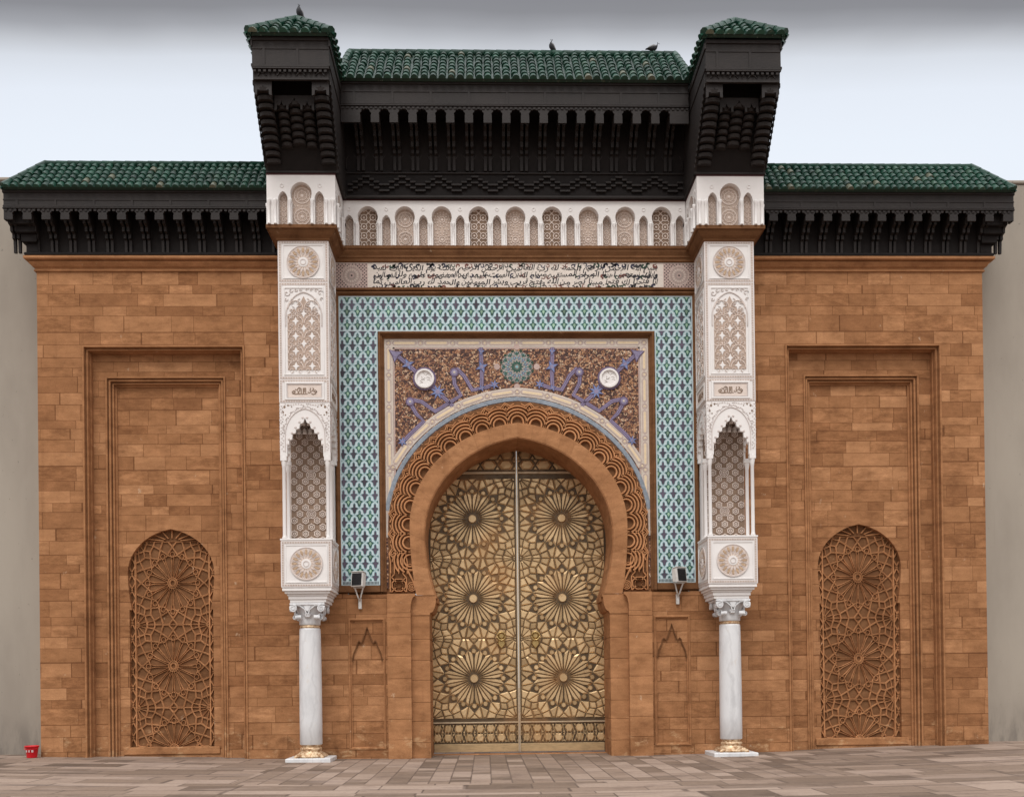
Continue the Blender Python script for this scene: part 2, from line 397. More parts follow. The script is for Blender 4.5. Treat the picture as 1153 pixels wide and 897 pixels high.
def confetti():
    t = NT('brown pebble mosaic'); P = t.pos()
    v = t.n('ShaderNodeTexVoronoi'); v.inputs['Scale'].default_value = 23; t.l(P, v.inputs['Vector'])
    r = t.sep(v.outputs['Color'])[0]
    c = t.ramp(r, [(0., (.050, .024, .020, 1)), (.25, (.10, .042, .030, 1)), (.45, (.20, .085, .048, 1)), (.66, (.36, .165, .085, 1)), (.86, (.52, .29, .155, 1)), (1., (.66, .48, .34, 1))])
    r.node
    e = t.n('ShaderNodeTexVoronoi', feature='DISTANCE_TO_EDGE'); e.inputs['Scale'].default_value = 23; t.l(P, e.inputs['Vector'])
    c = t.mix(t.range(e.outputs['Distance'], .02, .12), (.05, .028, .024, 1), c)
    c = t.mix(t.range(t.noise(P, 1.1, 3), .35, .7, 0., .30), c, t.mix(1., c, (.75, .78, .95, 1), 'MULTIPLY'))
    t.bump(e.outputs['Distance'], .3, .01)
    return t.set(c, .55, spec=.3)
M['confetti'] = confetti()
def plaster_grey():
    t = NT('grey painted render'); P = t.pos(); x, y, z = t.sep(P)
    n = t.noise(P, .5, 5, .6, scale=(1, 1, .35)); f = t.noise(P, 26, 3)
    c = t.mix(t.range(n, .3, .72), (.36, .318, .268, 1), (.275, .240, .203, 1))
    d = t.noise(P, 1.4, 5, .7, scale=(2.2, 2.2, .6))
    c = t.mix(t.math('MULTIPLY', t.range(z, 1.3, .2), t.range(d, .35, .65, .1, .6)), c, (.12, .105, .095, 1))
    c = t.mix(t.range(t.noise(P, 9, 2), .70, .73, 0., .5), c, (.13, .12, .11, 1))
    rn = t.noise(P, 1.0, 6, .7, scale=(2.6, 2.6, .10)); c = t.mix(t.range(rn, .52, .72, 0., .35), c, (.17, .15, .13, 1))
    t.bump(f, .12, .006)
    return t.set(c, .9, spec=.15)
M['render'] = plaster_grey()
def paving():
    t = NT('worn stone pavers'); P = t.pos(); x, y, z = t.sep(P)
    a1, a2, am = t.ashlar(x, y, 1.35, .58, True, (.010, .030))
    b1, b2, bm_ = t.ashlar(y, x, .78, .37, False, (.006, .02))
    inx = t.math('LESS_THAN', t.math('ABSOLUTE', t.math('SUBTRACT', x, .25)), 5.55); iny = t.math('GREATER_THAN', y, -6.1)
    k = t.math('MULTIPLY', inx, iny)
    def mixf(a, b): return t.math('ADD', t.math('MULTIPLY', a, t.math('SUBTRACT', 1., k)), t.math('MULTIPLY', b, k))
    c1, c2, m = mixf(a1, b1), mixf(a2, b2), mixf(am, bm_)
    c = t.ramp(c1, [(0., (.140, .099, .074, 1)), (.3, (.212, .153, .116, 1)), (.7, (.268, .196, .153, 1)), (1., (.35, .265, .214, 1))])
    n = t.noise(P, 1.2, 6, .65); f = t.noise(P, 16, 4, .6)
    c = t.mix(t.range(n, .5, .72, 0., .6), c, t.mix(1., c, (.50, .46, .46, 1), 'MULTIPLY'))
    c = t.mix(t.range(f, .45, .75, 0., .5), c, t.mix(1., c, (.62, .58, .56, 1), 'MULTIPLY'))
    c = t.mix(t.range(t.noise(P, .7, 5, .6, scale=(.5, 2.2, 1)), .55, .7, 0., .55), c, (.34, .26, .22, 1))
    c = t.mix(t.range(t.noise(P, .9, 4, .6, scale=(.35, 2.6, 1)), .58, .68, 0., .6), c, (.105, .080, .070, 1))
    c = t.mix(t.math('MULTIPLY', t.math('SUBTRACT', 1., m), t.range(n, .35, .62, 1., .5)), c, (.085, .06, .048, 1))
    t.bump(t.math('ADD', m, t.math('MULTIPLY', t.math('ADD', f, c2), .5)), .4, .012)
    return t.set(c, t.range(n, .3, .7, .6, .85), spec=.3)
M['paving'] = paving()

# ---------------------------------------------------------------- ground
def gz(x): return -.05+.16*min(1, abs(x)/11)**2
g = MB(); xs = [-300, -60, -25]+[-14+.5*i for i in range(57)]+[25, 60, 300]; ys = [-300, -60, -26, -12, -5, 0, 6, 60, 300]
gi = [[g.p(x, y, gz(x)) for x in xs] for y in ys]
g.smooth = True
for j in range(len(ys)-1):
    for i in range(len(xs)-1): g.fc(gi[j][i], gi[j][i+1], gi[j+1][i+1], gi[j+1][i])
o = g.build('pavement', M['paving'], recalc=False); o['kind'] = 'structure'

# ---------------------------------------------------------------- the gate
gate = bpy.data.objects.new('palace_gate', None); COL.objects.link(gate)
tag(gate, 'monumental brown sandstone palace gate with bronze double door, white carved bays and green tiled roofs', 'gate')

# ---- star pattern: power diagram of rings of seeds
def power_cells(seeds, x0, x1, z0, z1):
    out = []
    for i, (xi, zi, wi) in enumerate(seeds):
        poly = [(x0, z0), (x1, z0), (x1, z1), (x0, z1)]
        for j, (xj, zj, wj) in enumerate(seeds):
            if i == j: continue
            if (xi-xj)**2+(zi-zj)**2 > 1.7: continue
            a = 2*(xj-xi); b = 2*(zj-zi); c = xj*xj+zj*zj-wj-(xi*xi+zi*zi-wi)
            if max(a*q[0]+b*q[1] for q in poly) <= c: continue
            o2 = []; n = len(poly)
            for k in range(n):
                p, q = poly[k], poly[(k+1) % n]
                dp = c-a*p[0]-b*p[1]; dq = c-a*q[0]-b*q[1]
                if dp >= 0: o2.append(p)
                if dp*dq < 0:
                    t = dp/(dp-dq); o2.append((p[0]+t*(q[0]-p[0]), p[1]+t*(q[1]-p[1])))
            poly = o2
            if len(poly) < 3: break
        if len(poly) >= 3: out.append((i, poly))
    return out
def star_cell(N=16, rx=1.0, rz=1.0):
    """pieces of one repeat on [-rx,rx]x[-rz,rz]; returns list of (kind, polygon)"""
    seeds = [(0, 0, -.09)]; kind = ['hub']
    for i in range(N):
        a = 2*pi*(i+.5)/N; seeds.append((.45*cos(a), .45*sin(a), .02)); kind.append('petal')
    for i in range(N):
        a = 2*pi*i/N; seeds.append((.715*cos(a), .715*sin(a), -.006)); kind.append('bead')
    for i in range(N):
        a = 2*pi*(i+.5)/N; r = .865
        x, z = r*cos(a), r*sin(a)
        if abs(x) <= rx and abs(z) <= rz: seeds.append((x, z, .004)); kind.append('shield')
    for i in range(N):
        a = 2*pi*i/N; r = 1.0
        x, z = r*cos(a), r*sin(a)
        if abs(x) <= rx+.001 and abs(z) <= rz+.001: seeds.append((x, z, -.010)); kind.append('edge')
    for sx_ in (-1, 1):
        for sz_ in (-1, 1):
            seeds.append((sx_*rx, sz_*rz, -.016)); kind.append('knot')
            for a in (0, 30, 60, 90):
                a = radians(a); x, z = sx_*(rx-.20*cos(a)), sz_*(rz-.20*sin(a)); seeds.append((x, z, 0)); kind.append('leaf')
            for a in (0, 24, 66, 90):
                a = radians(a); x, z = sx_*(rx-.36*cos(a)), sz_*(rz-.36*sin(a)); seeds.append((x, z, -.004)); kind.append('edge')
            seeds.append((sx_*(rx-.30), sz_*(rz-.30), -.006)); kind.append('bead2')
    out = [(kind[i], p) for i, p in power_cells(seeds, -rx, rx, -rz, rz) if kind[i] != 'petal']
    w = pi/N
    for i in range(N):
        a = 2*pi*(i+.5)/N
        pts = [(.13, 0), (.27, -.27*w*.80), (.50, -.50*w*.90), (.63, -.63*w*.70), (.715, 0), (.63, .63*w*.70), (.50, .50*w*.90), (.27, .27*w*.80)]
        out.append(('petal', [(x*cos(a)-z*sin(a), x*sin(a)+z*cos(a)) for x, z in pts]))
    return out
CELL16 = star_cell(16)
def shrink(p, d):
    cx = sum(q[0] for q in p)/len(p); cz = sum(q[1] for q in p)/len(p); out = []
    for x, z in p:
        L = sqrt((x-cx)**2+(z-cz)**2) or 1
        k = max(.15, 1-d/L); out.append((cx+(x-cx)*k, cz+(z-cz)*k))
    return out
def relief_pieces(mb, cell, cx, cz, sx_, sz_, y0, h, gap, clip=None):
    for kd, p in cell:
        q = [(cx+x*sx_, cz+z*sz_) for x, z in p]
        if clip: q = clip_rect(q, *clip)
        if len(q) < 3: continue
        mb.tint = random.random()
        if kd == 'hub':
            r = .105*sx_; c = [(cx+r*cos(2*pi*i/18), cz+r*sin(2*pi*i/18)) for i in range(18)]
            if clip: c = clip_rect(c, *clip)
            if len(c) > 2: mb.pillow(c, y0, h*1.5, .18)
            continue
        if kd == 'bead':
            mx = sum(a[0] for a in q)/len(q); mz = sum(a[1] for a in q)/len(q); r = .064*sx_
            mb.pillow([(mx+r*cos(2*pi*i/7), mz+r*sin(2*pi*i/7)) for i in range(7)], y0, h, .3); continue
        hh = h*random.uniform(.75, 1.25)
        if kd == 'petal':
            n_ = len(q)
            if n_ == 8:      # two narrow blades with a groove between them
                ax = Vector((q[4][0]-q[0][0], q[4][1]-q[0][1])).normalized(); nn = Vector((-ax.y, ax.x))
                for sg, idx in ((1, (0, 4, 5, 6, 7)), (-1, (0, 1, 2, 3, 4))):
                    mb.tint = min(1, max(0, random.gauss(.4, .25)))
                    P = [(q[k][0]+(nn.x*sg*.007 if k in (0, 4) else 0), q[k][1]+(nn.y*sg*.007 if k in (0, 4) else 0)) for k in idx]
                    mb.pillow(P, y0, hh*.9, .26)
            else: mb.pillow(q, y0, hh*.9, .26)
            continue
        q = shrink(q, gap)
        if kd == 'shield' and len(q) >= 4:      # cut in two across, like the cast plates
            mx = sum(a_[0] for a_ in q)/len(q); mz = sum(a_[1] for a_ in q)/len(q)
            dx, dz = mx-cx, mz-cz; L_ = sqrt(dx*dx+dz*dz) or 1; dx, dz = dx/L_, dz/L_
            tx, tz = -dz, dx
            for sg in (-1, 1):
                o_ = []; nq = len(q)
                for k in range(nq):
                    a_, b2 = q[k], q[(k+1) % nq]
                    da = sg*((a_[0]-mx)*tx+(a_[1]-mz)*tz)-.008; db = sg*((b2[0]-mx)*tx+(b2[1]-mz)*tz)-.008
                    if da >= 0: o_.append(a_)
                    if da*db < 0: f_2 = da/(da-db); o_.append((a_[0]+f_2*(b2[0]-a_[0]), a_[1]+f_2*(b2[1]-a_[1])))
                if len(o_) >= 3:
                    mb.tint = min(1, max(0, random.gauss(.35, .25))); mb.pillow(o_, y0, hh*.9, .30)
            continue
        mb.pillow(q, y0, hh*.7, .16); mb.tint = min(1, max(0, mb.tint+random.uniform(-.3, .3)))
        mb.pillow(shrink(q, gap*2.2), y0-hh*.68, hh*.3, .14)
def lattice_frames(mb, cell, cx, cz, sx_, sz_, y0, h, w, clip=None, mrib=0):
    for kd, p in cell:
        q = [(cx+x*sx_, cz+z*sz_) for x, z in p]
        if clip: q = clip_rect(q, *clip)
        if len(q) < 3: continue
        mb.mat = mrib; mb.tint = .35+.5*random.random()
        if kd in ('shield', 'leaf'): q = shrink(q, w*.22)
        r = shrink(q, w)
        n = len(q)
        a0 = [mb.p(x, y0, z) for x, z in q]; a = [mb.p(x, y0-h, z) for x, z in shrink(q, w*.15)]; b = [mb.p(x, y0-h, z) for x, z in shrink(q, w*.8)]; c = [mb.p(x, y0, z) for x, z in r]
        for i in range(n):
            j = (i+1) % n; mb.fc(a0[i], a0[j], a[j], a[i]); mb.fc(a[i], a[j], b[j], b[i]); mb.fc(b[i], b[j], c[j], c[i])
        if kd == 'hub':
            for rr in (.13, .07):
                mb.ribbon([(cx+rr*sx_*cos(2*pi*i/16), cz+rr*sz_*sin(2*pi*i/16)) for i in range(16)], w*1.1, y0, h, closed=True)
        if kd == 'bead':
            mx = sum(t[0] for t in q)/n; mz = sum(t[1] for t in q)/n
            mb.ribbon([(mx+.062*sx_*cos(2*pi*i/8), mz+.062*sz_*sin(2*pi*i/8)) for i in range(8)], w*.8, y0, h, closed=True)

# ---- moulded U frame (two legs and a head), profile = [(inset, y)]
def frame_u(mb, x0, x1, z0, z1, prof, n_sides=3):
    P = []
    for ins, y in prof:
        P.append([mb.p(x0+ins, y, z0), mb.p(x0+ins, y, z1-ins), mb.p(x1-ins, y, z1-ins), mb.p(x1-ins, y, z0)])
    for a, b in zip(P, P[1:]):
        for k in range(3): mb.fc(a[k], a[k+1], b[k+1], b[k])
def frame_o(mb, x0, x1, z0, z1, prof):
    P = []
    for ins, y in prof:
        P.append([mb.p(x0+ins, y, z0+ins), mb.p(x0+ins, y, z1-ins), mb.p(x1-ins, y, z1-ins), mb.p(x1-ins, y, z0+ins)])
    for a, b in zip(P, P[1:]):
        for k in range(4): mb.fc(a[k], a[(k+1) % 4], b[(k+1) % 4], b[k])
GB = -.3       # walls go this far below the paving

# ---- side wings
WX0, WX1 = 4.36, 11.13
NX = 8.26
niche_lat = None
for sd in (-1, 1):
    def X(a, b): return (a, b) if sd > 0 else (-b, -a)
    w = MB()
    x0, x1 = X(WX0, WX1)
    h0, h1 = X(6.40, 10.06)
    w.plate([(x0, GB), (h0, GB), (h0, 9.60), (h1, 9.60), (h1, GB), (x1, GB), (x1, 11.5), (x0, 11.5)], [], 0, 1.15)
    a0, a1 = X(6.47, 9.99); b0, b1 = X(6.92, 9.66)
    w.plate([(a0, GB), (b0, GB), (b0, 8.98), (b1, 8.98), (b1, GB), (a1, GB), (a1, 9.53), (a0, 9.53)], [], .32, .7)
    c0, c1 = X(7.10, 9.48)
    op = arch_open(sd*NX, 1.017, 4.40, 5.44, 3.53, .925, .27, .985, point=.26)
    w.plate(rect(c0, c1, GB, 8.80), [op], .50, .80)
    wing = w.build('side_wing', M['stone'], gate)
    mo = MB(); mo.tint = .4
    frame_u(mo, h0, h1, GB, 9.60, [(-.04, .004), (-.04, -.03), (.0, -.03), (.004, .075), (.03, .085), (.032, .05), (.062, .045), (.068, .13), (.064, .19), (.082, .20), (.082, .322)])
    mo.tint = .6
    mo.build('frame_moulding', M['trim'], wing)
    mo = MB(); mo.tint = .45
    frame_u(mo, b0, b1, GB, 8.98, [(-.03, .322), (-.03, .29), (.01, .29), (.014, .37), (.03, .38), (.034, .335), (.075, .335), (.08, .425), (.095, .43), (.10, .39), (.135, .39), (.14, .46), (.18, .47), (.18, .502)])
    mo.build('frame_moulding', M['trim'], wing)
    if niche_lat is None:
        lm = MB()
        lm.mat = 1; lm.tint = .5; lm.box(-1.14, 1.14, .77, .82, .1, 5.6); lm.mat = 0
        for zc in (4.17, 2.19, .21):
            lattice_frames(lm, CELL16, 0, zc, .86, .99, .77, .040, .0185, clip=(-1.1, 1.1, .27, 5.5))
        for sg in (-1, 1):
            for k in range(13):
                z = .5+k*.39
                lm.ribbon([(sg*.87, z-.19), (sg*.97, z), (sg*.87, z+.19)], .03, .77, .055); lm.ribbon([(sg*1.04, z-.19), (sg*.94, z), (sg*1.04, z+.19)], .03, .77, .055)
            lm.ribbon([(sg*.875, .29), (sg*.875, 5.5)], .035, .77, .06)
        for k in range(7):
            a = pi*(k+.5)/7; lm.ribbon([(.2*cos(a), 5.16+.08*sin(a)), (.62*cos(a), 5.16+.30*sin(a))], .03, .77, .055)
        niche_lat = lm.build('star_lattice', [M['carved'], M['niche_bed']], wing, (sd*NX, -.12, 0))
    else:
        c = niche_lat.copy(); COL.objects.link(c); c.parent = wing; c.location = (sd*NX, -.12, 0)
    si = MB(); si.tint = .6
    si.box(*X(7.14, 9.40), .46, .78, .10, .272, .012)
    si.build('niche_sill', M['trim'], wing)
    # cornice under the eaves: profile wraps the free end
    co = MB(); prof = [(0, 11.355), (.045, 11.36), (.045, 11.395), (.02, 11.40), (.025, 11.43), (.075, 11.46), (.13, 11.53), (.135, 11.55), (.10, 11.555), (.105, 11.575), (.20, 11.58), (.215, 11.60), (.215, 11.65), (.18, 11.665), (0, 11.665)]
    ring = []
    xi = sd*4.45; xo = sd*WX1
    R = [[co.p(xi, -d, z) for d, z in prof], [co.p(xo+sd*d, -d, z) for d, z in prof], [co.p(xo+sd*d, 1.15, z) for d, z in prof]]
    for a, b in zip(R, R[1:]):
        for k in range(len(prof)-1): co.fc(a[k], b[k], b[k+1], a[k+1])
    co.tint = .75
    co.build('stone_cornice', M['trim'], wing)

# ---- central bay
cb = MB()
door_open = None
SPX, SPZ0, SPZ1 = 3.12, 3.9, 9.82
# rear mass carrying everything, with the door opening
cb.plate([(-4.02, GB), (-2.62, GB), (-2.62, 3.3), (-2.62, 8.6), (2.62, 8.6), (2.62, GB), (4.02, GB), (4.02, 15.6), (-4.02, 15.6)], [], .14, 2.2)
# lower front piers left and right with the small blind panels
for sd in (-1, 1):
    def X(a, b): return (a, b) if sd > 0 else (-b, -a)
    a0, a1 = X(3.10, 4.02); b0, b1 = X(3.22, 4.12)
    p0, p1 = X(3.20, 3.99)
    cb.plate(rect(a0, a1, GB, 3.80), [rect(min(p0, p1)+.0, max(p0, p1)-.02, .22, 3.20)], 0, .139)
    cb.plate(rect(*X(4.02, 4.36), GB, 3.82), [], .004, .139); cb.plate(rect(*X(4.02, 4.36), 3.825, 11.6), [], .09, .139)
bay = cb.build('central_bay', M['stone'], gate)
for sd in (-1, 1):
    def X(a, b): return (a, b) if sd > 0 else (-b, -a)
    p0, p1 = X(3.20, 3.97)
    s = MB(); s.tint = .45
    cx = (p0+p1)/2; hw = (p1-p0)/2-.07
    # mitred frame and the lobed blind arch cut as a step
    frame_o(s, p0-.05, p1+.05, .17, 3.25, [(0, -.006), (.02, -.02), (.045, -.02), (.055, .02), (.075, .035)])
    hw += .055
    half = [(hw-.02, .25), (hw-.02, 2.24), (hw*.86, 2.42), (hw*.64, 2.60), (hw*.60, 2.68), (hw*.50, 2.72), (hw*.42, 2.68), (hw*.36, 2.66), (hw*.16, 2.86), (0, 3.05)]
    opn = [(cx+x, z) for x, z in half]+[(cx-x, z) for x, z in half[:-1][::-1]]
    s.tint = .5
    s.build('blind_panel', M['trim'], bay)
    q = MB(); q.plate(rect(p0+.01, p1-.01, .235, 3.19), [opn], .034, .075); q.plate(rect(p0+.005, p1-.005, .23, 3.195), [], .070, .12)
    q.mat = 1; q.tint = .1; q.ribbon(opn[1:-1], .030, .034, .014, .2); q.mat = 0  # dark raised ribbon paints in the shade of an engraved groove
    q.build('blind_panel_field', [M['stone'], M['trim_dark']], bay)

# doorway ring: voussoirs, soffit, jambs and the outer piers
NV = 22
inn = arch(0, 2.20, 5.16, 7.44, 3.77, 1.96, n=NV, point=.20); out = arch(0, 2.56, 5.38, 7.80, 3.77, 2.42, n=NV, point=.13)
rg = MB()
# resample both outlines by equal fraction
def resample(P, n):
    L = [0]
    for a, b in zip(P, P[1:]): L.append(L[-1]+sqrt((a[0]-b[0])**2+(a[1]-b[1])**2))
    o = []; k = 0
    for i in range(n+1):
        t = L[-1]*i/n
        while k < len(L)-2 and L[k+1] < t: k += 1
        f = (t-L[k])/(L[k+1]-L[k]); o.append((P[k][0]+f*(P[k+1][0]-P[k][0]), P[k][1]+f*(P[k+1][1]-P[k][1])))
    return o
NB = 90
ri, ro = resample(inn, NB), resample(out, NB)
per = 3
for k in range(NB):
    rg.tint = .45+.45*random.random() if k % per == 0 else rg.tint
    a, b, c, d = ri[k], ri[k+1], ro[k+1], ro[k]
    f0 = .012 if k % per == 0 else 0
    if f0:
        lerp = lambda p, q, t: (p[0]+(q[0]-p[0])*t, p[1]+(q[1]-p[1])*t)
        a = lerp(a, b, .03); d = lerp(d, c, .03)
    bi = lambda p, q, t: (p[0]+(q[0]-p[0])*t, p[1]+(q[1]-p[1])*t)
    a2, b2 = bi(a, d, .09), bi(b, c, .09)
    v = [rg.p(a2[0], -.03, a2[1]), rg.p(b2[0], -.03, b2[1]), rg.p(c[0], -.03, c[1]), rg.p(d[0], -.03, d[1])]
    rg.fc(*v)
    i0 = rg.p(a[0], .01, a[1]); i1 = rg.p(b[0], .01, b[1]); rg.fc(v[0], v[1], i1, i0)
    j0 = rg.p(a[0], 1.34, a[1]); j1 = rg.p(b[0], 1.34, b[1]); rg.fc(i0, i1, j1, j0)
    o0 = rg.p(c[0], .15, c[1]); o1 = rg.p(d[0], .15, d[1]); rg.fc(v[2], v[3], o1, o0)
# core behind joints
core = [(x*.995, z) for x, z in ri]
for k in range(NB):
    a, b, c, d = ri[k], ri[k+1], ro[k+1], ro[k]
    sc = lambda p, e: (p[0]*(1+e), 5.2+(p[1]-5.2)*(1+e))
    a, b, c, d = sc(a, .004), sc(b, .004), c, d
    rg.tint = .1
    v = [rg.p(p[0], y, p[1]) for y in (-.022, 1.34) for p in (a, b, c, d)]
    rg.fc(v[0], v[1], v[2], v[3]); rg.fc(v[0], v[1], v[5], v[4])
ring = rg.build('doorway_arch', M['trim'], gate, recalc=False)
for sd in (-1, 1):
    def X(a, b): return (a, b) if sd > 0 else (-b, -a)
    jb = MB()
    random.seed(3)
    # inner jamb below the ring with its cavetto
    def sidepoly(pts, y0, y1): jb.plate([(sd*x, z) for x, z in pts] if sd > 0 else [(sd*x, z) for x, z in pts][::-1], [], y0, y1)
    z = GB
    for hh in (.62, .5, .44, .52, .46, .5, .7):
        z2 = min(z+hh, 3.31); jb.tint = .35+.5*random.random()
        jb.box(*X(2.12, 2.56), .0, 1.34, z+.004, z2, .008); z = z2
        if z2 >= 3.31: break
    jb.tint = .6
    cav = [(2.505, 3.315)]+[(2.12-.14*sin(t*pi/2/6)*1.0, 3.33+.36*(1-cos(t*pi/2/6))) for t in range(7)]
    cav = [(2.12, 3.305), (2.10, 3.36)]+[(1.965+.13*(1-sin(t*pi/12)), 3.36+.34*(1-cos(t*pi/12))) for t in range(1, 7)]
    sidepoly([(2.56, 3.305)]+[(2.56, 3.768)]+[(1.945, 3.768), (1.945, 3.70)]+cav[::-1], -.015, 1.34)
    jb.tint = .15; jb.box(*X(1.92, 2.05), .3, 1.0, 3.60, 3.70, .01); jb.tint = .6
    jb.build('door_jamb', M['trim'], gate)
    pr = MB(); z = GB
    random.seed(11)
    for hh in (.7, .48, .5, .44, .52, .5, .4, .5):
        z2 = min(z+hh, 3.36); pr.tint = .35+.5*random.random()
        pr.box(*X(2.55, 3.095), -.15, .139, z+.004, z2, .008); z = z2
        if z2 >= 3.36: break
    pr.tint = .55
    pts = [(3.095, 3.364), (3.095, 3.80), (2.44, 3.80), (2.44, 3.745)]+[(2.46+.09*sin(t*pi/12), 3.73-.30*(1-cos(t*pi/12))) for t in range(1, 7)]+[(2.56, 3.364)]
    pr.plate([(sd*x, z_) for x, z_ in pts], [], -.15, .139)
    pr.build('outer_pier', M['trim'], gate)

# carved archivolt with interlaced scallops
av = MB(); av.tint = .35
outb = [(3.07, 3.81)]+[(3.07, 5.3)]+[p for p in arch(0, 3.07, 5.35, 8.33, 3.81, 3.07, n=26, point=.07, low=False)][1:-1]+[(-3.07, 5.3), (-3.07, 3.81)]
inb = arch(0, 2.545, 5.38, 7.785, 3.82, 2.41, n=26, point=.13)
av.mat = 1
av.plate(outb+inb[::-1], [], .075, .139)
av.mat = 0
def at_len(P, t):
    L = [0]
    for a, b in zip(P, P[1:]): L.append(L[-1]+sqrt((a[0]-b[0])**2+(a[1]-b[1])**2))
    t = max(0, min(t, L[-1]-1e-6)); k = 0
    while L[k+1] < t: k += 1
    f = (t-L[k])/(L[k+1]-L[k]); a, b = P[k], P[k+1]
    d = Vector((b[0]-a[0], b[1]-a[1])).normalized()
    return (a[0]+f*(b[0]-a[0]), a[1]+f*(b[1]-a[1])), d, L[-1]
mid = arch(0, 2.545, 5.38, 7.785, 3.82, 2.41, n=40, point=.13)
_, _, LT = at_len(mid, 0)
NS = 23; step = (LT-1.56)/(NS-1)
def place(t, pts):
    (px, pz), d, _ = at_len(mid, t); nx, nz = d.y, -d.x      # outward normal (outline runs right foot -> left foot)
    return [(px+d.x*a+nx*b, pz+d.y*a+nz*b) for a, b in pts]
def arcpts(r, a0, a1, n, b0=.0): return [(r*cos(a0+(a1-a0)*i/n), b0+r*sin(a0+(a1-a0)*i/n)) for i in range(n+1)]
for k in range(NS):
    t = .78+k*step
    av.tint = .45+.4*random.random()
    av.ribbon(place(t, [(.14, -.02)]+arcpts(.14, 0, pi, 10, .05)+[(-.14, -.02)]), .050, .075, .075, .4)
    av.ribbon(place(t, [(.218, -.02)]+arcpts(.218, 0, pi, 12, .05)+[(-.218, -.02)]), .050, .075, .075, .4)
    av.ribbon(place(t, arcpts(.296, .56, pi-.56, 10, .05)), .050, .075, .075, .4)
    av.ribbon(place(t, arcpts(.372, .86, pi-.86, 10, .05)), .048, .075, .075, .4)
    if k < NS-1:
        tm = t+step/2
        av.ribbon(place(tm, [(0, .32), (.08, .405), (0, .49), (-.08, .405)]), .034, .075, .06, closed=True)
        av.pillow(place(tm, [(0, .37), (.035, .405), (0, .44), (-.035, .405)]), .075, .05, .3)
        av.ribbon(place(tm, [(-.21, .475), (-.11, .44), (0, .525), (.11, .44), (.21, .475)]), .034, .075, .055)
    av.tint = .1
# feet of the archivolt: straight interlace and curls
for sd in (-1, 1):
    av.tint = .6
    for x in (2.63, 2.73, 2.83, 2.93, 3.02):
        av.ribbon([(sd*x, 4.28), (sd*x, 4.56), (sd*(x+.03), 4.75)], .032, .075, .06)
    for k in range(3):
        zc = 3.98+k*.12
        av.ribbon([(sd*(2.83+.09*cos(a)), 4.02+.09*sin(a)) for a in [i*pi/4+.3*k for i in range(8)]], .03, .075, .06, closed=True)
    av.ribbon([(sd*(2.83+.17*cos(i*pi/4+pi/8)), 4.02+.15*sin(i*pi/4+pi/8)) for i in range(8)], .03, .075, .06, closed=True)
    for x0, z0, x1, z1 in ((2.66, 3.86, 2.76, 3.96), (3.0, 3.86, 2.9, 3.96), (2.66, 4.2, 2.76, 4.1), (3.0, 4.2, 2.9, 4.1), (2.66, 4.2, 2.73, 4.28), (3.0, 4.2, 2.93, 4.28), (3.03, 3.86, 3.03, 4.3), (2.65, 3.86, 2.65, 4.2)):
        av.ribbon([(sd*x0, z0), (sd*x1, z1)], .03, .075, .06)
    for r in (.10, .06, .025): av.ribbon([(sd*(2.53+r*cos(i*pi/6)), 3.98+r*sin(i*pi/6)) for i in range(12)], .026, .075, .055, closed=True)
    av.ribbon([(sd*(2.57+.085*cos(i*pi/6)), 4.42+.085*sin(i*pi/6)) for i in range(12)], .026, .075, .055, closed=True)
    av.ribbon([(sd*2.44, 3.90), (sd*2.48, 4.08), (sd*2.62, 4.36)], .05, .075, .07)
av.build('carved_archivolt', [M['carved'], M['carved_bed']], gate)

# mosaic spandrel
spn = MB()
fld = [(SPX, 3.95), (SPX, SPZ1), (-SPX, SPZ1), (-SPX, 3.95), (-3.072, 3.95)]+[(-x, z) for x, z in [(3.072, 5.3)]]+arch(0, 3.072, 5.35, 8.332, 3.81, 3.072, n=30, point=.07, low=False)[::-1][1:-1]+[(3.072, 5.3), (3.072, 3.95)]
spn.plate(fld, [], .105, .139)
# small arabesque scrolls all over the field
sc_ = spn; random.seed(77)
def in_field(x, z):
    if abs(x) > SPX-.30 or z > SPZ1-.30: return False
    return (x*x/3.50**2+((z-5.40)/3.30)**2) > 1.0 and z > 5.9 and x*x+(z-9.155)**2 > .55**2
spots = []
for k in range(4000):
    x, z = random.uniform(.03, SPX-.3), random.uniform(5.9, SPZ1-.3)
    if in_field(x, z) and all((x-a)**2+(z-b)**2 > .112**2 for a, b in spots): spots.append((x, z))
for x, z in spots:
    r, a0, sg, mt = random.uniform(.045, .065), random.random()*6.28, random.choice((-1, 1)), random.choice((0, 0, 1, 2))
    for sd in (-1, 1):
        sc_.mat = mt+1
        sc_.ribbon([(sd*(x+r*(1-.78*t/8)*cos(a0+sg*t*.62)), z+r*(1-.78*t/8)*sin(a0+sg*t*.62)) for t in range(9)], .017, .1045, .006, .2)
        sc_.mat = (mt+1) % 3+1; sc_.pillow([(sd*(x+1.25*r*cos(a0-.5+q*.35)*(1 if q in (0, 2) else 1.25 if q == 1 else .85)), z+1.25*r*sin(a0-.5+q*.35)*(1 if q in (0, 2) else 1.25 if q == 1 else .85)) for q in range(3)], .1045, .006, .2)
spandrel = spn.build('mosaic_spandrel', [M['confetti'], M['scroll_tan'], M['scroll_cream'], M['scroll_dark']], gate)
bd = MB()     # border bands: straight along the frame, curved along the arch
def band(mb, pts, w, y, mat, h=.004): mb.mat = mat; mb.ribbon(pts, w, y, h, .1)
Y0 = .105
fr = [(-SPX+.10, 5.55), (-SPX+.10, SPZ1-.10), (SPX-.10, SPZ1-.10), (SPX-.10, 5.55)]
def strip(mb, x0, x1, z0, z1, y, mat): mb.mat = mat; mb.box(x0, x1, y-.004, y, z0, z1)
strip(bd, -SPX, SPX, SPZ1-.20, SPZ1, Y0, 0)
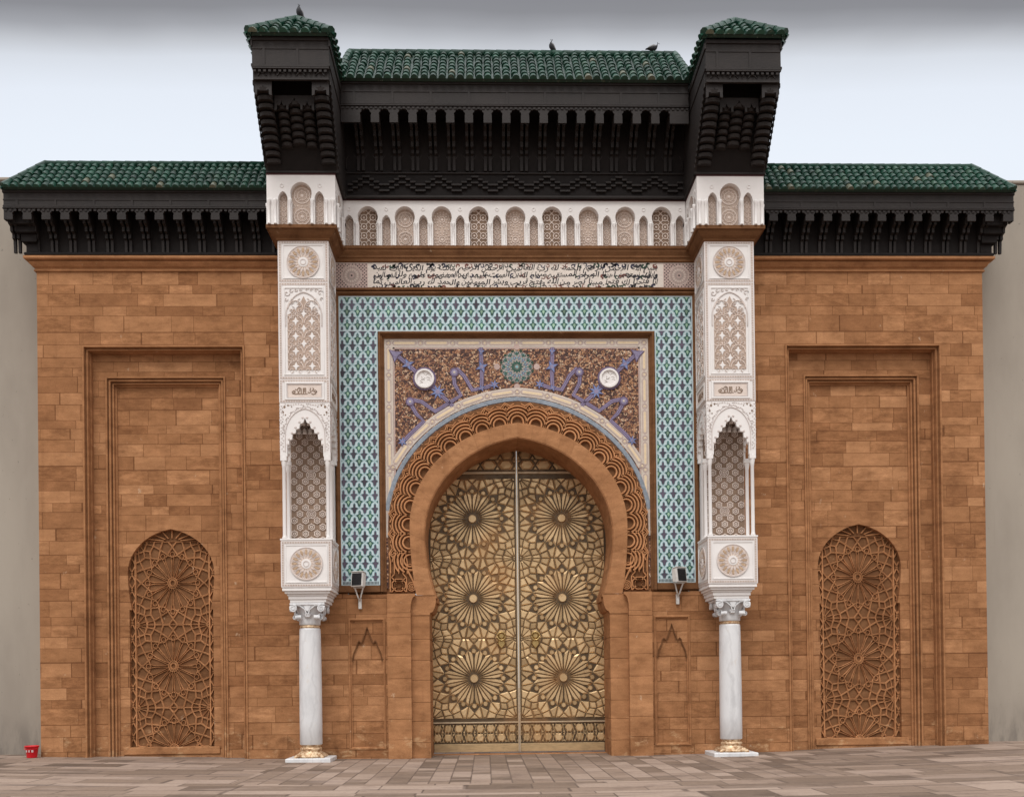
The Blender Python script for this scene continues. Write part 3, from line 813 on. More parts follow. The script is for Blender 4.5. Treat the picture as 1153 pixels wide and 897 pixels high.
for sd in (-1, 1):
    a, b = sorted((sd*SPX, sd*(SPX-.20))); strip(bd, a, b, 5.15, SPZ1-.2, Y0, 0)
arcm = [p for p in arch(0, 3.22, 5.40, 8.50, 3.9, 3.2, n=44, point=.05, low=False) if p[1] > 6.1]
# curved cream band, widening to nothing at the frame
bd.mat = 0; bd.ribbon([p for p in arch(0, 3.30, 5.40, 8.56, 3.9, 3.2, n=60, point=.05, low=False) if abs(p[0]) < 2.98], .20, Y0-.003, .004, .05)
bd.mat = 1; bd.ribbon([p for p in arch(0, 3.12, 5.40, 8.395, 3.9, 3.12, n=60, point=.05, low=False) if abs(p[0]) < 3.10], .10, Y0-.006, .006, .2)
def cart(mb, c, d, L, w, y):     # a long cartouche: dark bead outline and a creamy core
    nx, nz = -d[1], d[0]
    f = lambda a, b: (c[0]+d[0]*a+nx*b, c[1]+d[1]*a+nz*b)
    mb.mat = 3; mb.poly([f(-L, -w), f(-L-.05, 0), f(-L, w), f(L, w), f(L+.05, 0), f(L, -w)], y)
    mb.mat = 0; mb.poly([f(-L+.01, -w*.74), f(-L-.02, 0), f(-L+.01, w*.74), f(L-.01, w*.74), f(L+.02, 0), f(L-.01, -w*.74)], y-.002)
    mb.mat = 2; mb.poly([f(-L+.02, -w*.42), f(-L, 0), f(-L+.02, w*.42), f(L-.02, w*.42), f(L, 0), f(L-.02, -w*.42)], y-.004)
def knot(mb, c, y, r=.055):
    mb.mat = 3; mb.ribbon([(c[0]+r*cos(i*pi/4), c[1]+r*sin(i*pi/4)) for i in range(8)], .022, y, .003, closed=True)
    mb.mat = 2; mb.poly([(c[0]+r*.45*cos(i*pi/3), c[1]+r*.45*sin(i*pi/3)) for i in range(6)], y-.003)
yb = Y0-.006
n = 8; sp = 2*(SPX-.1)/n
for i in range(n): cart(bd, (-SPX+.1+sp*(i+.5), SPZ1-.10), (1, 0), sp*.5-.13, .058, yb)
for i in range(n+1): knot(bd, (-SPX+.1+sp*i, SPZ1-.10), yb)
n = 6; sp = (SPZ1-.1-5.2)/n
for sd in (-1, 1):
    for i in range(n): cart(bd, (sd*(SPX-.10), 5.2+sp*(i+.5)), (0, 1), sp*.5-.13, .058, yb)
    for i in range(n): knot(bd, (sd*(SPX-.10), 5.2+sp*i), yb)
am = [p for p in arch(0, 3.30, 5.40, 8.56, 3.9, 3.2, n=120, point=.05, low=False) if abs(p[0]) < 2.95]
Lm = at_len(am, 0)[2]; n = 10
for i in range(n):
    (c, d, _) = at_len(am, Lm*(i+.5)/n); cart(bd, c, (d.x, d.y), Lm/n*.5-.12, .058, yb-.006)
for i in range(n+1): knot(bd, at_len(am, Lm*i/n)[0], yb-.006)
for off, z1 in ((.205, SPZ1-.205),):
    for sd in (-1, 1):
        a, b = sorted((sd*(SPX-.205), sd*(SPX-.24))); strip(bd, a, b, 5.75, z1, Y0-.001, 3)
    strip(bd, -SPX+.205, SPX-.205, z1-.035, z1, Y0-.001, 3)
bd.build('mosaic_border', [M['cream'], M['bluegrey'], M['creamy'], M['pinkm']], spandrel)
# blue interlace drawn on both halves
PXC = 583.5
def S2(px, py):       # a point of the left half, from its place on the facade
    return (-(PXC-px)*.02087*1.003, 9.16+(412.5-py)*.02089)
orn = MB(); yo = Y0-.008
lines = [[(446, 397), (462, 411), (478, 426), (494, 441), (511, 457)],                                   # the diagonal
         [(452, 500), (462, 489), (478, 474), (470, 466), (462, 452), (466, 450), (476, 452), (491, 463), (509, 452), (520, 445), (513, 432), (512, 419), (516, 415), (524, 423), (533, 439), (548, 436), (560, 432)],
         [(543, 391), (543.5, 405), (544, 420), (543.5, 438)]]
for sd in (1, -1):
    for L in lines:
        P = [(sd*S2(*q)[0], S2(*q)[1]) for q in L]
        orn.mat = 2; orn.ribbon(P, .100, yo, .003, .02)
        orn.mat = 0; orn.ribbon(P, .062, yo-.003, .002, .02); orn.mat = 2; orn.ribbon(P, .020, yo-.005, .002, .02)
    def blob(px, py, r, mat, y, n=8, star=.55, rot=0.):
        cx, cz = S2(px, py); cx *= sd; orn.mat = mat
        pts = []
        for i in range(2*n):
            k = r if i % 2 == 0 else r*star; a = pi*i/n+rot; pts.append((cx+k*cos(a), cz+k*sin(a)))
        c0 = orn.p(cx, y-.004, cz); idx = [orn.p(x, y-.004, z) for x, z in pts]
        for i in range(2*n): orn.fc(c0, idx[i], idx[(i+1) % (2*n)])
    for px, py, r, n_, m_ in ((461, 410, .17, 4, 1), (494, 441, .21, 8, 1), (447, 399, .20, 3, 0), (544, 413, .17, 4, 1), (558, 433, .13, 6, 1), (454, 497, .13, 6, 1), (543.5, 396, .10, 3, 1), (543.5, 437, .10, 4, 1)):
        blob(px, py, r*1.02, 2, yo-.006, n_, .42, .4); blob(px, py, r*.84, m_, yo-.014, n_, .36, .4); blob(px, py, r*.3, 0, yo-.018, 6, .8)
    for px, py in ((513, 419), (463, 452)):
        blob(px, py, .11, 2, yo-.010, 8, .95); blob(px, py, .075, 0, yo-.014, 8, .95); blob(px, py, .03, 3, yo-.018, 6, .9)
orn.build('mosaic_ornament', [M['blue'], M['blue2'], M['blue_edge'], M['cream']], spandrel)
md = MB()
md.mat = 1; md.disc(0, 0, .275, Y0-.012, 28); md.mat = 0
for r0, r1, h in ((.225, .18, .05),): md.ribbon([(.205*cos(2*pi*i/28), .205*sin(2*pi*i/28)) for i in range(28)], .06, Y0-.012, .05, closed=True)
md.poly([(.19*cos(2*pi*i/24), .19*sin(2*pi*i/24)) for i in range(24)], Y0-.02)
md.mat = 2
random.seed(5)
for k in range(9):
    a = random.random()*6.28; r = .13*sqrt(random.random()); x, z = r*cos(a), r*sin(a); b = random.random()*3
    md.ribbon([(x-.04*cos(b), z-.04*sin(b)), (x+.01, z+.012), (x+.04*cos(b), z+.04*sin(b))], .012, Y0-.02, .004)
for v_ in md.v: v_.y -= .022
m1 = md.build('medallion', [M['white'], M['blue_edge'], M['greybead']], spandrel, (-2.18, 0, 8.87))
m2 = m1.copy(); COL.objects.link(m2); m2.parent = spandrel; m2.location = (2.18, 0, 8.87)
gs = MB(); gs.mat = 0; gs.disc(0, 0, .375, Y0-.003, 24)
def spoke(n, r0, r1, w, mat, rot, y):
    gs.mat = mat
    for i in range(n):
        a = 2*pi*i/n+rot; q = [(r0, 0), ((r0+r1)/2, w), (r1, 0), ((r0+r1)/2, -w)]
        gs.poly([(x*cos(a)-z*sin(a), x*sin(a)+z*cos(a)) for x, z in q], y)
spoke(12, .04, .16, .032, 1, 0, Y0-.006); spoke(12, .15, .27, .04, 2, pi/12, Y0-.006); spoke(24, .19, .25, .014, 3, 0, Y0-.008); spoke(12, .26, .36, .045, 1, 0, Y0-.006); spoke(24, .29, .37, .016, 4, pi/24, Y0-.008); spoke(12, .34, .42, .05, 4, pi/12, Y0-.004)
gs.mat = 3; gs.disc(0, 0, .035, Y0-.009, 12)
for k in range(12):
    a = 2*pi*k/12; gs.mat = 3; gs.ribbon([(.16*cos(a-.26), .16*sin(a-.26)), (.27*cos(a), .27*sin(a)), (.16*cos(a+.26), .16*sin(a+.26))], .010, Y0-.006, .004); gs.ribbon([(.27*cos(a-.26), .27*sin(a-.26)), (.36*cos(a), .36*sin(a)), (.27*cos(a+.26), .27*sin(a+.26))], .010, Y0-.006, .004)
for a in (0, pi/2, pi, 3*pi/2):
    gs.mat = 5; x, z = .47*cos(a), .47*sin(a); gs.poly([(x+.075*cos(t*pi/4), z+.075*sin(t*pi/4)) for t in range(8)], Y0-.006)
gs.build('star_rosette', [M['greybead'], M['t_green'], M['blue_edge'], M['t_aqua'], M['ink3'], M['pinkm']], spandrel, (0, 0, 9.155))
# brown frame round the spandrel
fm = MB(); fm.tint = .25
frame_u(fm, -SPX-.13, SPX+.13, 3.86, SPZ1+.13, [(0, .06), (0, -.035), (.03, -.045), (.055, -.03), (.06, .01), (.085, .01), (.09, .06), (.13, .075), (.132, .11)])
fm.build('spandrel_frame', M['trim_dark'], spandrel)

# glazed tile panel
TP, TQ = .2425, .3195
tl = MB()
TX1, TX0, TZ0, TZ1, TZI = 4.17, 3.265, 4.02, 10.80, 9.97
yt = .02
tl.mat = 0
tl.plate([(-TX1, TZ0), (-TX0, TZ0), (-TX0, TZI), (TX0, TZI), (TX0, TZ0), (TX1, TZ0), (TX1, TZ1), (-TX1, TZ1)], [], yt, .139)
def motif(cx, cz, sx_, sz_):
    """pointed four-lobed leaf"""
    base = [(0, .132), (.020, .112), (.027, .080), (.022, .050), (.034, .036), (.066, .030), (.078, .008), (.060, -.014), (.040, -.028), (.034, -.060), (.026, -.095), (0, -.120)]
    pts = base+[(-x, z) for x, z in base[1:-1][::-1]]
    return [(cx+x*sx_, cz+z*sz_) for x, z in pts]
def tilecell(cx, cz, kind, lim):
    c = lambda p: clip_rect([(x+jx_, z+jz_) for x, z in p], *lim)
    jx_, jz_ = random.gauss(0, .0035), random.gauss(0, .0035); tl.tint = min(1, max(0, random.gauss(.5, .22)))
    tl.mat = 1; q = c(motif(cx, cz, 1.24, 1.10))
    if q: tl.poly(q, yt-.002)
    tl.mat = 2 if kind == 0 else 3; q = c(motif(cx, cz, .98, .93))
    if q: tl.poly(q, yt-.004)
    if kind == 1:
        tl.mat = 4; q = c([(cx, cz+.040), (cx+.024, cz+.018), (cx+.030, cz-.01), (cx, cz-.06), (cx-.030, cz-.01), (cx-.024, cz+.018)])
        if q: tl.poly(q, yt-.006)
        tl.mat = 1; q = c([(cx, cz+.10), (cx+.012, cz+.078), (cx, cz+.058), (cx-.012, cz+.078)])
        if q: tl.poly(q, yt-.006)
    # thin turquoise thread crossing at the waists between the leaves
    tl.mat = 1
    for sg in (-1, 1):
        q = c([(cx+sg*.088, cz+.012), (cx+sg*.121, cz+.030), (cx+sg*.121, cz+.018), (cx+sg*.092, cz+.002)])
        if q: tl.poly(q, yt-.002)
B = .03
regs = [(-TX1+B, -TX0-B, TZ0+.10, TZI+.0), (TX0+B, TX1-B, TZ0+.10, TZI+.0), (-TX1+B, TX1-B, TZI+B, TZ1-B)]
for lim in regs:
    i0 = int(floor(lim[0]/TP))-1; i1 = int(floor(lim[1]/TP))+2; j0 = int(floor((lim[2]-TZ1)/TQ))-1
    for i in range(i0, i1+1):
        for j in range(j0, 2):
            for kd in (0, 1):
                cx = (i+.5*kd)*TP+.03; cz = TZ1-.205+(j+.5*kd)*TQ
                if lim[0]-.1 < cx < lim[1]+.1 and lim[2]-.15 < cz < lim[3]+.15: tilecell(cx, cz, kd, lim)
tl.mat = 5
for sd in (-1, 1):
    a, b = sorted((sd*(TX0+.03), sd*(TX1-.03)))
    for k in range(26):
        x = a+(b-a)*(k+.5)/26; tl.box(x-.009, x+.009, yt-.005, yt, TZ0+.02, TZ0+.085)
tiles = tl.build('tile_panel', [M['t_white'], M['t_aqua'], M['t_purple'], M['t_green'], M['t_pale'], M['ink']], gate)
# the frame's bottom run must not cross the doorway: keep only side pieces
fm2 = MB(); fm2.tint = .25
frame_u(fm2, -TX1-.085, TX1+.085, TZ0-.16, TZ1+.085, [(0, .05), (0, -.03), (.03, -.05), (.055, -.03), (.06, .0), (.09, .022)])
for sd in (-1, 1): fm2.box(*sorted((sd*3.26, sd*(TX1+.09))), -.045, .1, TZ0-.17, TZ0-.012, .015)
fm2.build('tile_frame', M['trim_dark'], tiles)

# inscription frieze
ins = MB(); ins.plate(rect(-4.24, 4.24, 10.93, 11.58), [], .012, .139)
frieze = ins.build('inscription_frieze', M['pale_cream'], gate)
dr = MB(); dr.tint = .2
def run_x(mb, x0, x1, prof):   # straight moulding, prof [(y,z)]
    A = [mb.p(x0, y, z) for y, z in prof]; Bq = [mb.p(x1, y, z) for y, z in prof]
    for k in range(len(prof)-1): mb.fc(A[k], Bq[k], Bq[k+1], A[k+1])
    mb.fc(*A); mb.fc(*Bq[::-1])
run_x(dr, -4.25, 4.25, [(.05, 10.905), (-.03, 10.91), (-.05, 10.93), (-.05, 10.955), (-.015, 10.965), (.0, 10.985), (.012, 11.0), (.05, 11.0)])
dr.build('frieze_moulding', M['trim_dark'], frieze)
sq = MB(); sq.mat = 0; sq.plate(rect(-.37, .37, -.285, .285), [], .004, .013)
for i in range(18):
    for j in range(14):
        x = -.36+.04*(i+.5); z = -.28+.04*(j+.5)
        if x*x+z*z > .235**2 and (i+j) % 2 == 0: sq.mat = 1; sq.poly([(x-.019, z), (x, z-.019), (x+.019, z), (x, z+.019)], .002)
for k, (n_, r0, r1, w_) in enumerate(((16, .05, .12, .016), (16, .11, .17, .022), (24, .16, .21, .016), (32, .205, .25, .013))):
    for i in range(n_):
        a = 2*pi*(i+.5*(k % 2))/n_; sq.mat = 2 if k % 2 else 3
        q = [(r0, 0), ((r0+r1)/2, w_), (r1, 0), ((r0+r1)/2, -w_)]; sq.poly([(x*cos(a)-z*sin(a), x*sin(a)+z*cos(a)) for x, z in q], .001)
sq.mat = 1; sq.disc(0, 0, .022, .0, 10)
q1 = sq.build('rosette_square', [M['pinkm'], M['ink'], M['cream'], M['greybead']], frieze, (-3.85, 0, 11.275))
q2 = q1.copy(); COL.objects.link(q2); q2.parent = frieze; q2.location = (3.86, 0, 11.275)
cal = MB(); random.seed(21)
yc = .010
def stroke(pts, w0, w1=None, mat=0):
    """a pen stroke that swells and tapers"""
    cal.mat = mat; n_ = len(pts); V = []
    for i, (x, z) in enumerate(pts):
        a = pts[max(i-1, 0)]; b = pts[min(i+1, n_-1)]; dx, dz = b[0]-a[0], b[1]-a[1]; L = sqrt(dx*dx+dz*dz) or 1
        t = i/(n_-1); w = w0*(.35+.65*sin(pi*min(1, t*.9+.12)))
        V.append((cal.p(x-dz/L*w, yc, z+dx/L*w), cal.p(x+dz/L*w, yc, z-dx/L*w)))
    for p, q in zip(V, V[1:]): cal.fc(p[0], p[1], q[1], q[0])
def curl(x, z, r, a0, sgn, mat, w):
    stroke([(x+r*(1-.75*t/9)*cos(a0+sgn*t*.55), z+r*(1-.75*t/9)*sin(a0+sgn*t*.55)) for t in range(10)], w, mat=mat)
def letters(x0, x1, zb, hgt, w):
    x = x1; z00 = zb
    while x > x0+.1:
        k = random.choice('aalbbknnrrdhh'); g_ = hgt*random.uniform(.55, 1.1); zb = z00+random.uniform(-.03, .035)
        if k == 'a': stroke([(x, zb), (x-.004, zb+g_*.5), (x+.008, zb+g_)], w); x -= .045
        elif k == 'l': stroke([(x, zb+g_), (x-.006, zb+g_*.4), (x-.03, zb), (x-.075, zb+.012)], w); x -= .085
        elif k == 'b':
            stroke([(x, zb+g_*.3), (x-.015, zb), (x-.07, zb-.008), (x-.125, zb), (x-.135, zb+g_*.3)], w); stroke([(x-.06, zb-.03), (x-.075, zb-.045)], w*1.5); x -= .15
        elif k == 'k': stroke([(x-.06, zb+g_), (x, zb+g_*.72), (x-.055, zb+g_*.5), (x-.005, zb+g_*.1), (x-.09, zb)], w); x -= .10
        elif k == 'n': stroke([(x, zb+g_*.4), (x-.012, zb-.03), (x-.05, zb-.05), (x-.088, zb-.02), (x-.092, zb+g_*.35)], w); stroke([(x-.045, zb+g_*.35), (x-.058, zb+g_*.28)], w*1.6); x -= .11
        elif k == 'r': stroke([(x, zb+g_*.4), (x-.012, zb-.01), (x-.055, zb-.055)], w*1.1); x -= .065
        elif k == 'd': stroke([(x-.03, zb+g_*.55), (x, zb+g_*.2), (x-.06, zb)], w*1.1); x -= .075
        elif k == 'h': stroke([(x, zb), (x-.02, zb+g_*.45), (x-.06, zb+g_*.3), (x-.045, zb), (x-.01, zb+.01), (x-.09, zb)], w); x -= .10
        if random.random() < .3: stroke([(x, zb+g_*1.05), (x-.03, zb+g_*1.2)], w*.8)
AR = {'ا': (0xFE8D, 0), 'إ': (0xFE87, 0), 'ب': (0xFE8F, 1), 'ة': (0xFE93, 0), 'ت': (0xFE95, 1), 'ح': (0xFEA1, 1), 'د': (0xFEA9, 0), 'ر': (0xFEAD, 0), 'س': (0xFEB1, 1), 'ش': (0xFEB5, 1), 'ص': (0xFEB9, 1),
      'ع': (0xFEC9, 1), 'ف': (0xFED1, 1), 'ق': (0xFED5, 1), 'ك': (0xFED9, 1), 'ل': (0xFEDD, 1), 'م': (0xFEE1, 1), 'ن': (0xFEE5, 1), 'ه': (0xFEE9, 1), 'و': (0xFEED, 0), 'ي': (0xFEF1, 1), 'ط': (0xFEC1, 1), 'ذ': (0xFEAB, 0), 'ض': (0xFEBD, 1), 'غ': (0xFECD, 1)}
def joined(txt):
    """joined letter shapes in visual order"""
    o_ = []
    for w in txt.split(' '):
        g_ = []
        for i, ch in enumerate(w):
            c, dual = AR[ch]
            prev = i > 0 and AR[w[i-1]][1]; nxt = i < len(w)-1 and dual
            g_.append(chr(c+(3 if prev and nxt else 2 if nxt else 1 if prev else 0)))
        o_.append(''.join(g_[::-1]))
    return ' '.join(o_[::-1])
def text_line(txt, x0, x1, zb, hgt, bold):
    c = bpy.data.curves.new('line', 'FONT'); c.body = joined(txt); c.offset = bold; c.resolution_u = 2
    o_ = bpy.data.objects.new('line', c); COL.objects.link(o_)
    me = o_.evaluated_get(bpy.context.evaluated_depsgraph_get()).to_mesh()
    if len(me.vertices):
        xs_ = [v.co.x for v in me.vertices]; ys_ = [v.co.y for v in me.vertices]; a0, a1, b0, b1 = min(xs_), max(xs_), min(ys_), max(ys_)
        ids = [cal.p(x0+(v.co.x-a0)/(a1-a0)*(x1-x0)+.22*((v.co.y-b0)/(b1-b0)-.4)*hgt+.015*sin(v.co.x*3.1), yc-.001, zb+(v.co.y-b0)/(b1-b0)*hgt+.012*sin(v.co.x*1.7+zb*40)+.008*sin(v.co.x*4.3)) for v in me.vertices]
        for f in me.polygons: cal.fc(*[ids[k] for k in f.vertices])
    bpy.data.objects.remove(o_); bpy.data.curves.remove(c)
cal.mat = 0
text_line('بسم الله الرحمن الرحيم الحمد لله رب العالمين الرحمن الرحيم مالك يوم الدين اياك نعبد', -3.36, 3.36, 11.335, .20, .018)
text_line('واياك نستعين اهدنا الصراط المستقيم صراط الذين انعمت عليهم غير المغضوب عليهم ولا الضالين', -3.34, 3.36, 11.175, .20, .018)
text_line('انا فتحنا لك فتحا مبينا نصر من الله وفتح قريب وبشر المومنين والحمد لله رب العالمين كما', -3.36, 3.34, 11.005, .20, .018)
x = -3.30
while x < 3.35:
    e = abs(x)/3.3
    for zb in (11.505, 11.255, 11.015):
        mt = random.choices((1, 2, 0, 3), (4, 3, 4, 3))[0]
        wd_ = (.015 if e < .5 else .024)*(.6+.6*random.random())
        if random.random() < (.25 if zb == 11.255 and e < .55 else .05): continue
        curl(x+random.uniform(-.03, .03), zb+random.uniform(-.015, .015), .055, random.random()*6.28, random.choice((-1, 1)), mt, wd_)
        if e > .45 or random.random() < .4:
            a = random.random()*6.28; stroke([(x+.05*cos(a), zb+.04*sin(a)), (x+.08*cos(a+.4), zb+.04*sin(a+.6)), (x+.11*cos(a+.5), zb+.05*sin(a+.4))], wd_*1.3, mat=mt)
    x += random.uniform(.10, .15)
cal.build('calligraphy', [M['ink'], M['ink2'], M['ink3'], M['ink4']], frieze, recalc=False)

# stone cornice between inscription and white arcade, and the one below the oriel heads
cc = MB(); cc.tint = .3
run_x(cc, -4.23, 4.23, [(.12, 11.58), (-.0, 11.585), (-.03, 11.60), (-.035, 11.66), (-.06, 11.68), (-.06, 11.72), (-.10, 11.80), (-.105, 11.85), (-.13, 11.86), (-.13, 11.925), (.12, 11.93)])
cc.build('stone_cornice', M['trim_dark'], gate)

# ---- white arcade: shared builder
def lat_mesh(kind, w, h):
    mb = MB(); mb.mat = 1; mb.box(-w/2-.02, w/2+.02, .0, .02, 0, h); mb.mat = 0
    def ring_(cx, cz, r, ww, n=12): mb.ribbon([(cx+r*cos(2*pi*i/n), cz+r*sin(2*pi*i/n)) for i in range(n)], ww, 0, .016, closed=True)
    def dot(cx, cz, r, n=6): mb.pillow([(cx+r*cos(2*pi*i/n), cz+r*sin(2*pi*i/n)) for i in range(n)], 0, .016, .3)
    if kind == 0:
        z = .11
        while z < h+.1:
            for cx in (-.107, .107):
                ring_(cx, z, .072, .022, 8); dot(cx, z, .030)
                for k in range(4):
                    a = pi/4+k*pi/2; mb.ribbon([(cx+.075*cos(a), z+.075*sin(a)), (cx+.135*cos(a), z+.135*sin(a))], .018, 0, .016)
            dot(0, z+.107, .026)
            z += .214
    elif kind == 1:
        z = .235
        while z < h+.2:
            ring_(0, z, .175, .030, 18); ring_(0, z, .105, .020, 14); dot(0, z, .042, 8)
            for k in range(12):
                a = 2*pi*k/12; dot(.140*cos(a), z+.140*sin(a), .016, 5); dot(.073*cos(a+.2), z+.073*sin(a+.2), .013, 5)
            for sx_ in (-1, 1):
                ring_(sx_*.20, z+.235, .045, .020, 8); dot(sx_*.19, z+.235, .02); dot(sx_*.10, z+.235, .022); dot(sx_*.215, z, .02)
            dot(0, z+.235, .024)
            z += .47
    elif kind == 3:
        z = .235
        while z < h+.2:
            dot(0, z, .040, 8); ring_(0, z, .072, .022, 12)
            for k in range(10):
                a = 2*pi*k/10; dot(.118*cos(a), z+.118*sin(a), .022, 6)
            for k in range(14):
                a = 2*pi*k/14; dot(.175*cos(a), z+.175*sin(a), .022, 6)
            for sx_ in (-1, 1):
                dot(sx_*.215, z+.10, .024); dot(sx_*.215, z-.10, .024); dot(sx_*.07, z+.235, .020); dot(sx_*.15, z+.235, .026)
            z += .47
    else:
        z = .06; k = 0
        while z < h:
            ring_(0, z, .046, .018, 8); dot(0, z, .020)
            for sx_ in (-1, 1): dot(sx_*.08, z+.055, .022); dot(sx_*.085, z, .012)
            z += .115; k += 1
    return mb
def arcade_plate(mb, x0, x1, z0, z1, bigs, smalls, y0, y1):
    outl = [(x0, z0)]; ops = []
    for c in bigs: ops.append((c, .205, [(c+.205, z0), (c+.205, z0+.535)]+arch(c, .235, z0+.70, z0+.945, z0+.545, .20, n=9, point=.06)+[(c-.205, z0+.535), (c-.205, z0)]))
    for c in smalls: ops.append((c, .1, [(c+.10, z0), (c+.10, z0+.50)]+arch(c, .105, z0+.56, z0+.74, z0+.50, .10, n=6, point=.35)+[(c-.10, z0+.50), (c-.10, z0)]))
    ops.sort(key=lambda t: t[0])
    for c, _, o_ in ops: outl += o_[::-1]
    outl += [(x1, z0), (x1, z1), (x0, z1)]
    mb.plate(outl, [], y0, y1)
def knob(mb, cx, cz, y, r=.038):
    mb.ribbon([(cx+r*cos(i*pi/5), cz+r*sin(i*pi/5)) for i in range(10)], .016, y, .012, closed=True)
colm = MB(); colm.smooth = True
colm.lathe(0, 0, [(.036, 0), (.036, .03), (.026, .04), (.024, .44), (.028, .45), (.030, .47), (.042, .52), (.042, .55)], 10)
COLO = None
A0 = 11.93
ac = MB()
MODX = .864
bigs = [k*MODX for k in range(-4, 5)]; smalls = [(k+.5)*MODX for k in range(-5, 5)]
arcade_plate(ac, -4.02, 4.02, A0, 13.0, bigs, smalls, -.06, .139)
ac.mat = 0
for c in smalls: knob(ac, c, A0+.87, -.06)
ac.mat = 1; ac.box(-4.02, 4.02, -.07, .05, 13.0, 13.025)
arcade = ac.build('white_arcade', [M['white'], M['red_line']], gate)
LATS = {}
def add_lattice(parent, kind, w, h, loc, rot=0.):
    key = (kind, w, h)
    if key not in LATS:
        LATS[key] = lat_mesh(kind, w, h).build('lattice_niche', [M['lattice'], M['tandark'] if kind == 0 else M['tan_pale']], parent, loc)
        o = LATS[key]
    else:
        o = LATS[key].copy(); COL.objects.link(o); o.parent = parent; o.location = loc
    o.rotation_euler = (0, 0, rot)
    return o
for i, c in enumerate(bigs): add_lattice(arcade, (0, 1, 3, 0, 3, 0, 3, 1, 0)[i], .48, .98, (c, .115, A0))
for c in smalls: add_lattice(arcade, 2, .22, .76, (c, .115, A0))
def add_colonnette(parent, loc):
    global COLO
    if COLO is None:
        COLO = colm.build('colonnette', M['white'], parent, loc); return COLO
    o = COLO.copy(); COL.objects.link(o); o.parent = parent; o.location = loc; return o
for c in smalls:
    for e in (-1, 1): add_colonnette(arcade, (c+e*.165, -.072, A0))

# ---- oriels (two identical bays on columns)
OX = 4.785
def roundel(mb, cx, cz, r, y):
    """carved rosette disc: mats 0 white 1 ochre 2 lines"""
    mb.mat = 3; mb.plate([(cx+r*cos(2*pi*i/32), cz+r*sin(2*pi*i/32)) for i in range(32)], [], y-.012, y)
    mb.mat = 2; mb.ribbon([(cx+r*cos(2*pi*i/32), cz+r*sin(2*pi*i/32)) for i in range(32)], .02, y-.004, .02, closed=True)
    for i in range(16):
        a = 2*pi*i/16
        def T(x, z): return (cx+x*cos(a)-z*sin(a), cz+x*sin(a)+z*cos(a))
        mb.mat = 1; mb.pillow([T(.50*r, 0), T(.66*r, .085*r), T(.86*r, .06*r), T(.92*r, 0), T(.86*r, -.06*r), T(.66*r, -.085*r)], y-.012, .012, .3)
        mb.mat = 2; mb.ribbon([T(.44*r, 0), T(.66*r, .135*r), T(.90*r, .10*r)], .012, y-.012, .012); mb.ribbon([T(.44*r, 0), T(.66*r, -.135*r), T(.90*r, -.10*r)], .012, y-.012, .012)
        mb.mat = 0; mb.pillow([T(.94*r, .17*r), T(.86*r, .15*r), T(.90*r, .20*r)], y-.012, .012, .3)
        mb.mat = 1; mb.pillow([T(.34*r, .02*r), T(.37*r, .05*r), T(.41*r, .02*r), T(.37*r, -.01*r)], y-.012, .008, .3)
    mb.mat = 0; mb.plate([(cx+.30*r*cos(2*pi*i/16), cz+.30*r*sin(2*pi*i/16)) for i in range(16)], [], y-.022, y-.010)
    mb.mat = 2; mb.ribbon([(cx+.17*r*cos(2*pi*i/12), cz+.17*r*sin(2*pi*i/12)) for i in range(12)], .022, y-.022, .01, closed=True)
def scroll(mb, x, z, r, a0, sg, y, w=.012, n=9):
    mb.ribbon([(x+r*(1-.8*t/n)*cos(a0+sg*t*.6), z+r*(1-.8*t/n)*sin(a0+sg*t*.6)) for t in range(n+1)], w, y, .012)
ROT = {0: Matrix.Identity(4), 1: Matrix.Rotation(pi/2, 4, 'Z'), -1: Matrix.Rotation(-pi/2, 4, 'Z')}
HWO = .56
def side_matrix(k, depth=1.1, yc_=-.55):
    """front-facing local frame (y=0 is the surface, x centred) put on front (0) or a flank (+-1)"""
    if k == 0: return Matrix.Translation((0, -depth, 0))
    return Matrix.Translation((k*HWO, yc_, 0)) @ Matrix.Rotation(k*pi/2, 4, 'Z')
def bead_border(mb, x0, x1, z0, z1, w=.05):
    mb.mat = 2
    for a, b, c, d in ((x0, x0+w, z0, z1), (x1-w, x1, z0, z1)): mb.box(a, b, -.006, .0, c, d)
    for c, d in ((z0, z0+w), (z1-w, z1)): mb.box(x0+w, x1-w, -.006, 0, c, d)
    mb.mat = 4
    n_ = int((z1-z0)/.055)
    for i in range(n_):
        z = z0+(i+.5)*(z1-z0)/n_
        for x in (x0+w/2, x1-w/2): mb.box(x-.012, x+.012, -.0085, -.006, z-.014, z+.014)
    n_ = int((x1-x0)/.055)
    for i in range(1, n_-1):
        x = x0+(i+.5)*(x1-x0)/n_
        for z in (z0+w/2, z1-w/2): mb.box(x-.014, x+.014, -.0085, -.006, z-.012, z+.012)
OM = [M['white'], M['gilt'], M['whiteline'], M['lattice'], M['tan'], M['tandark']]
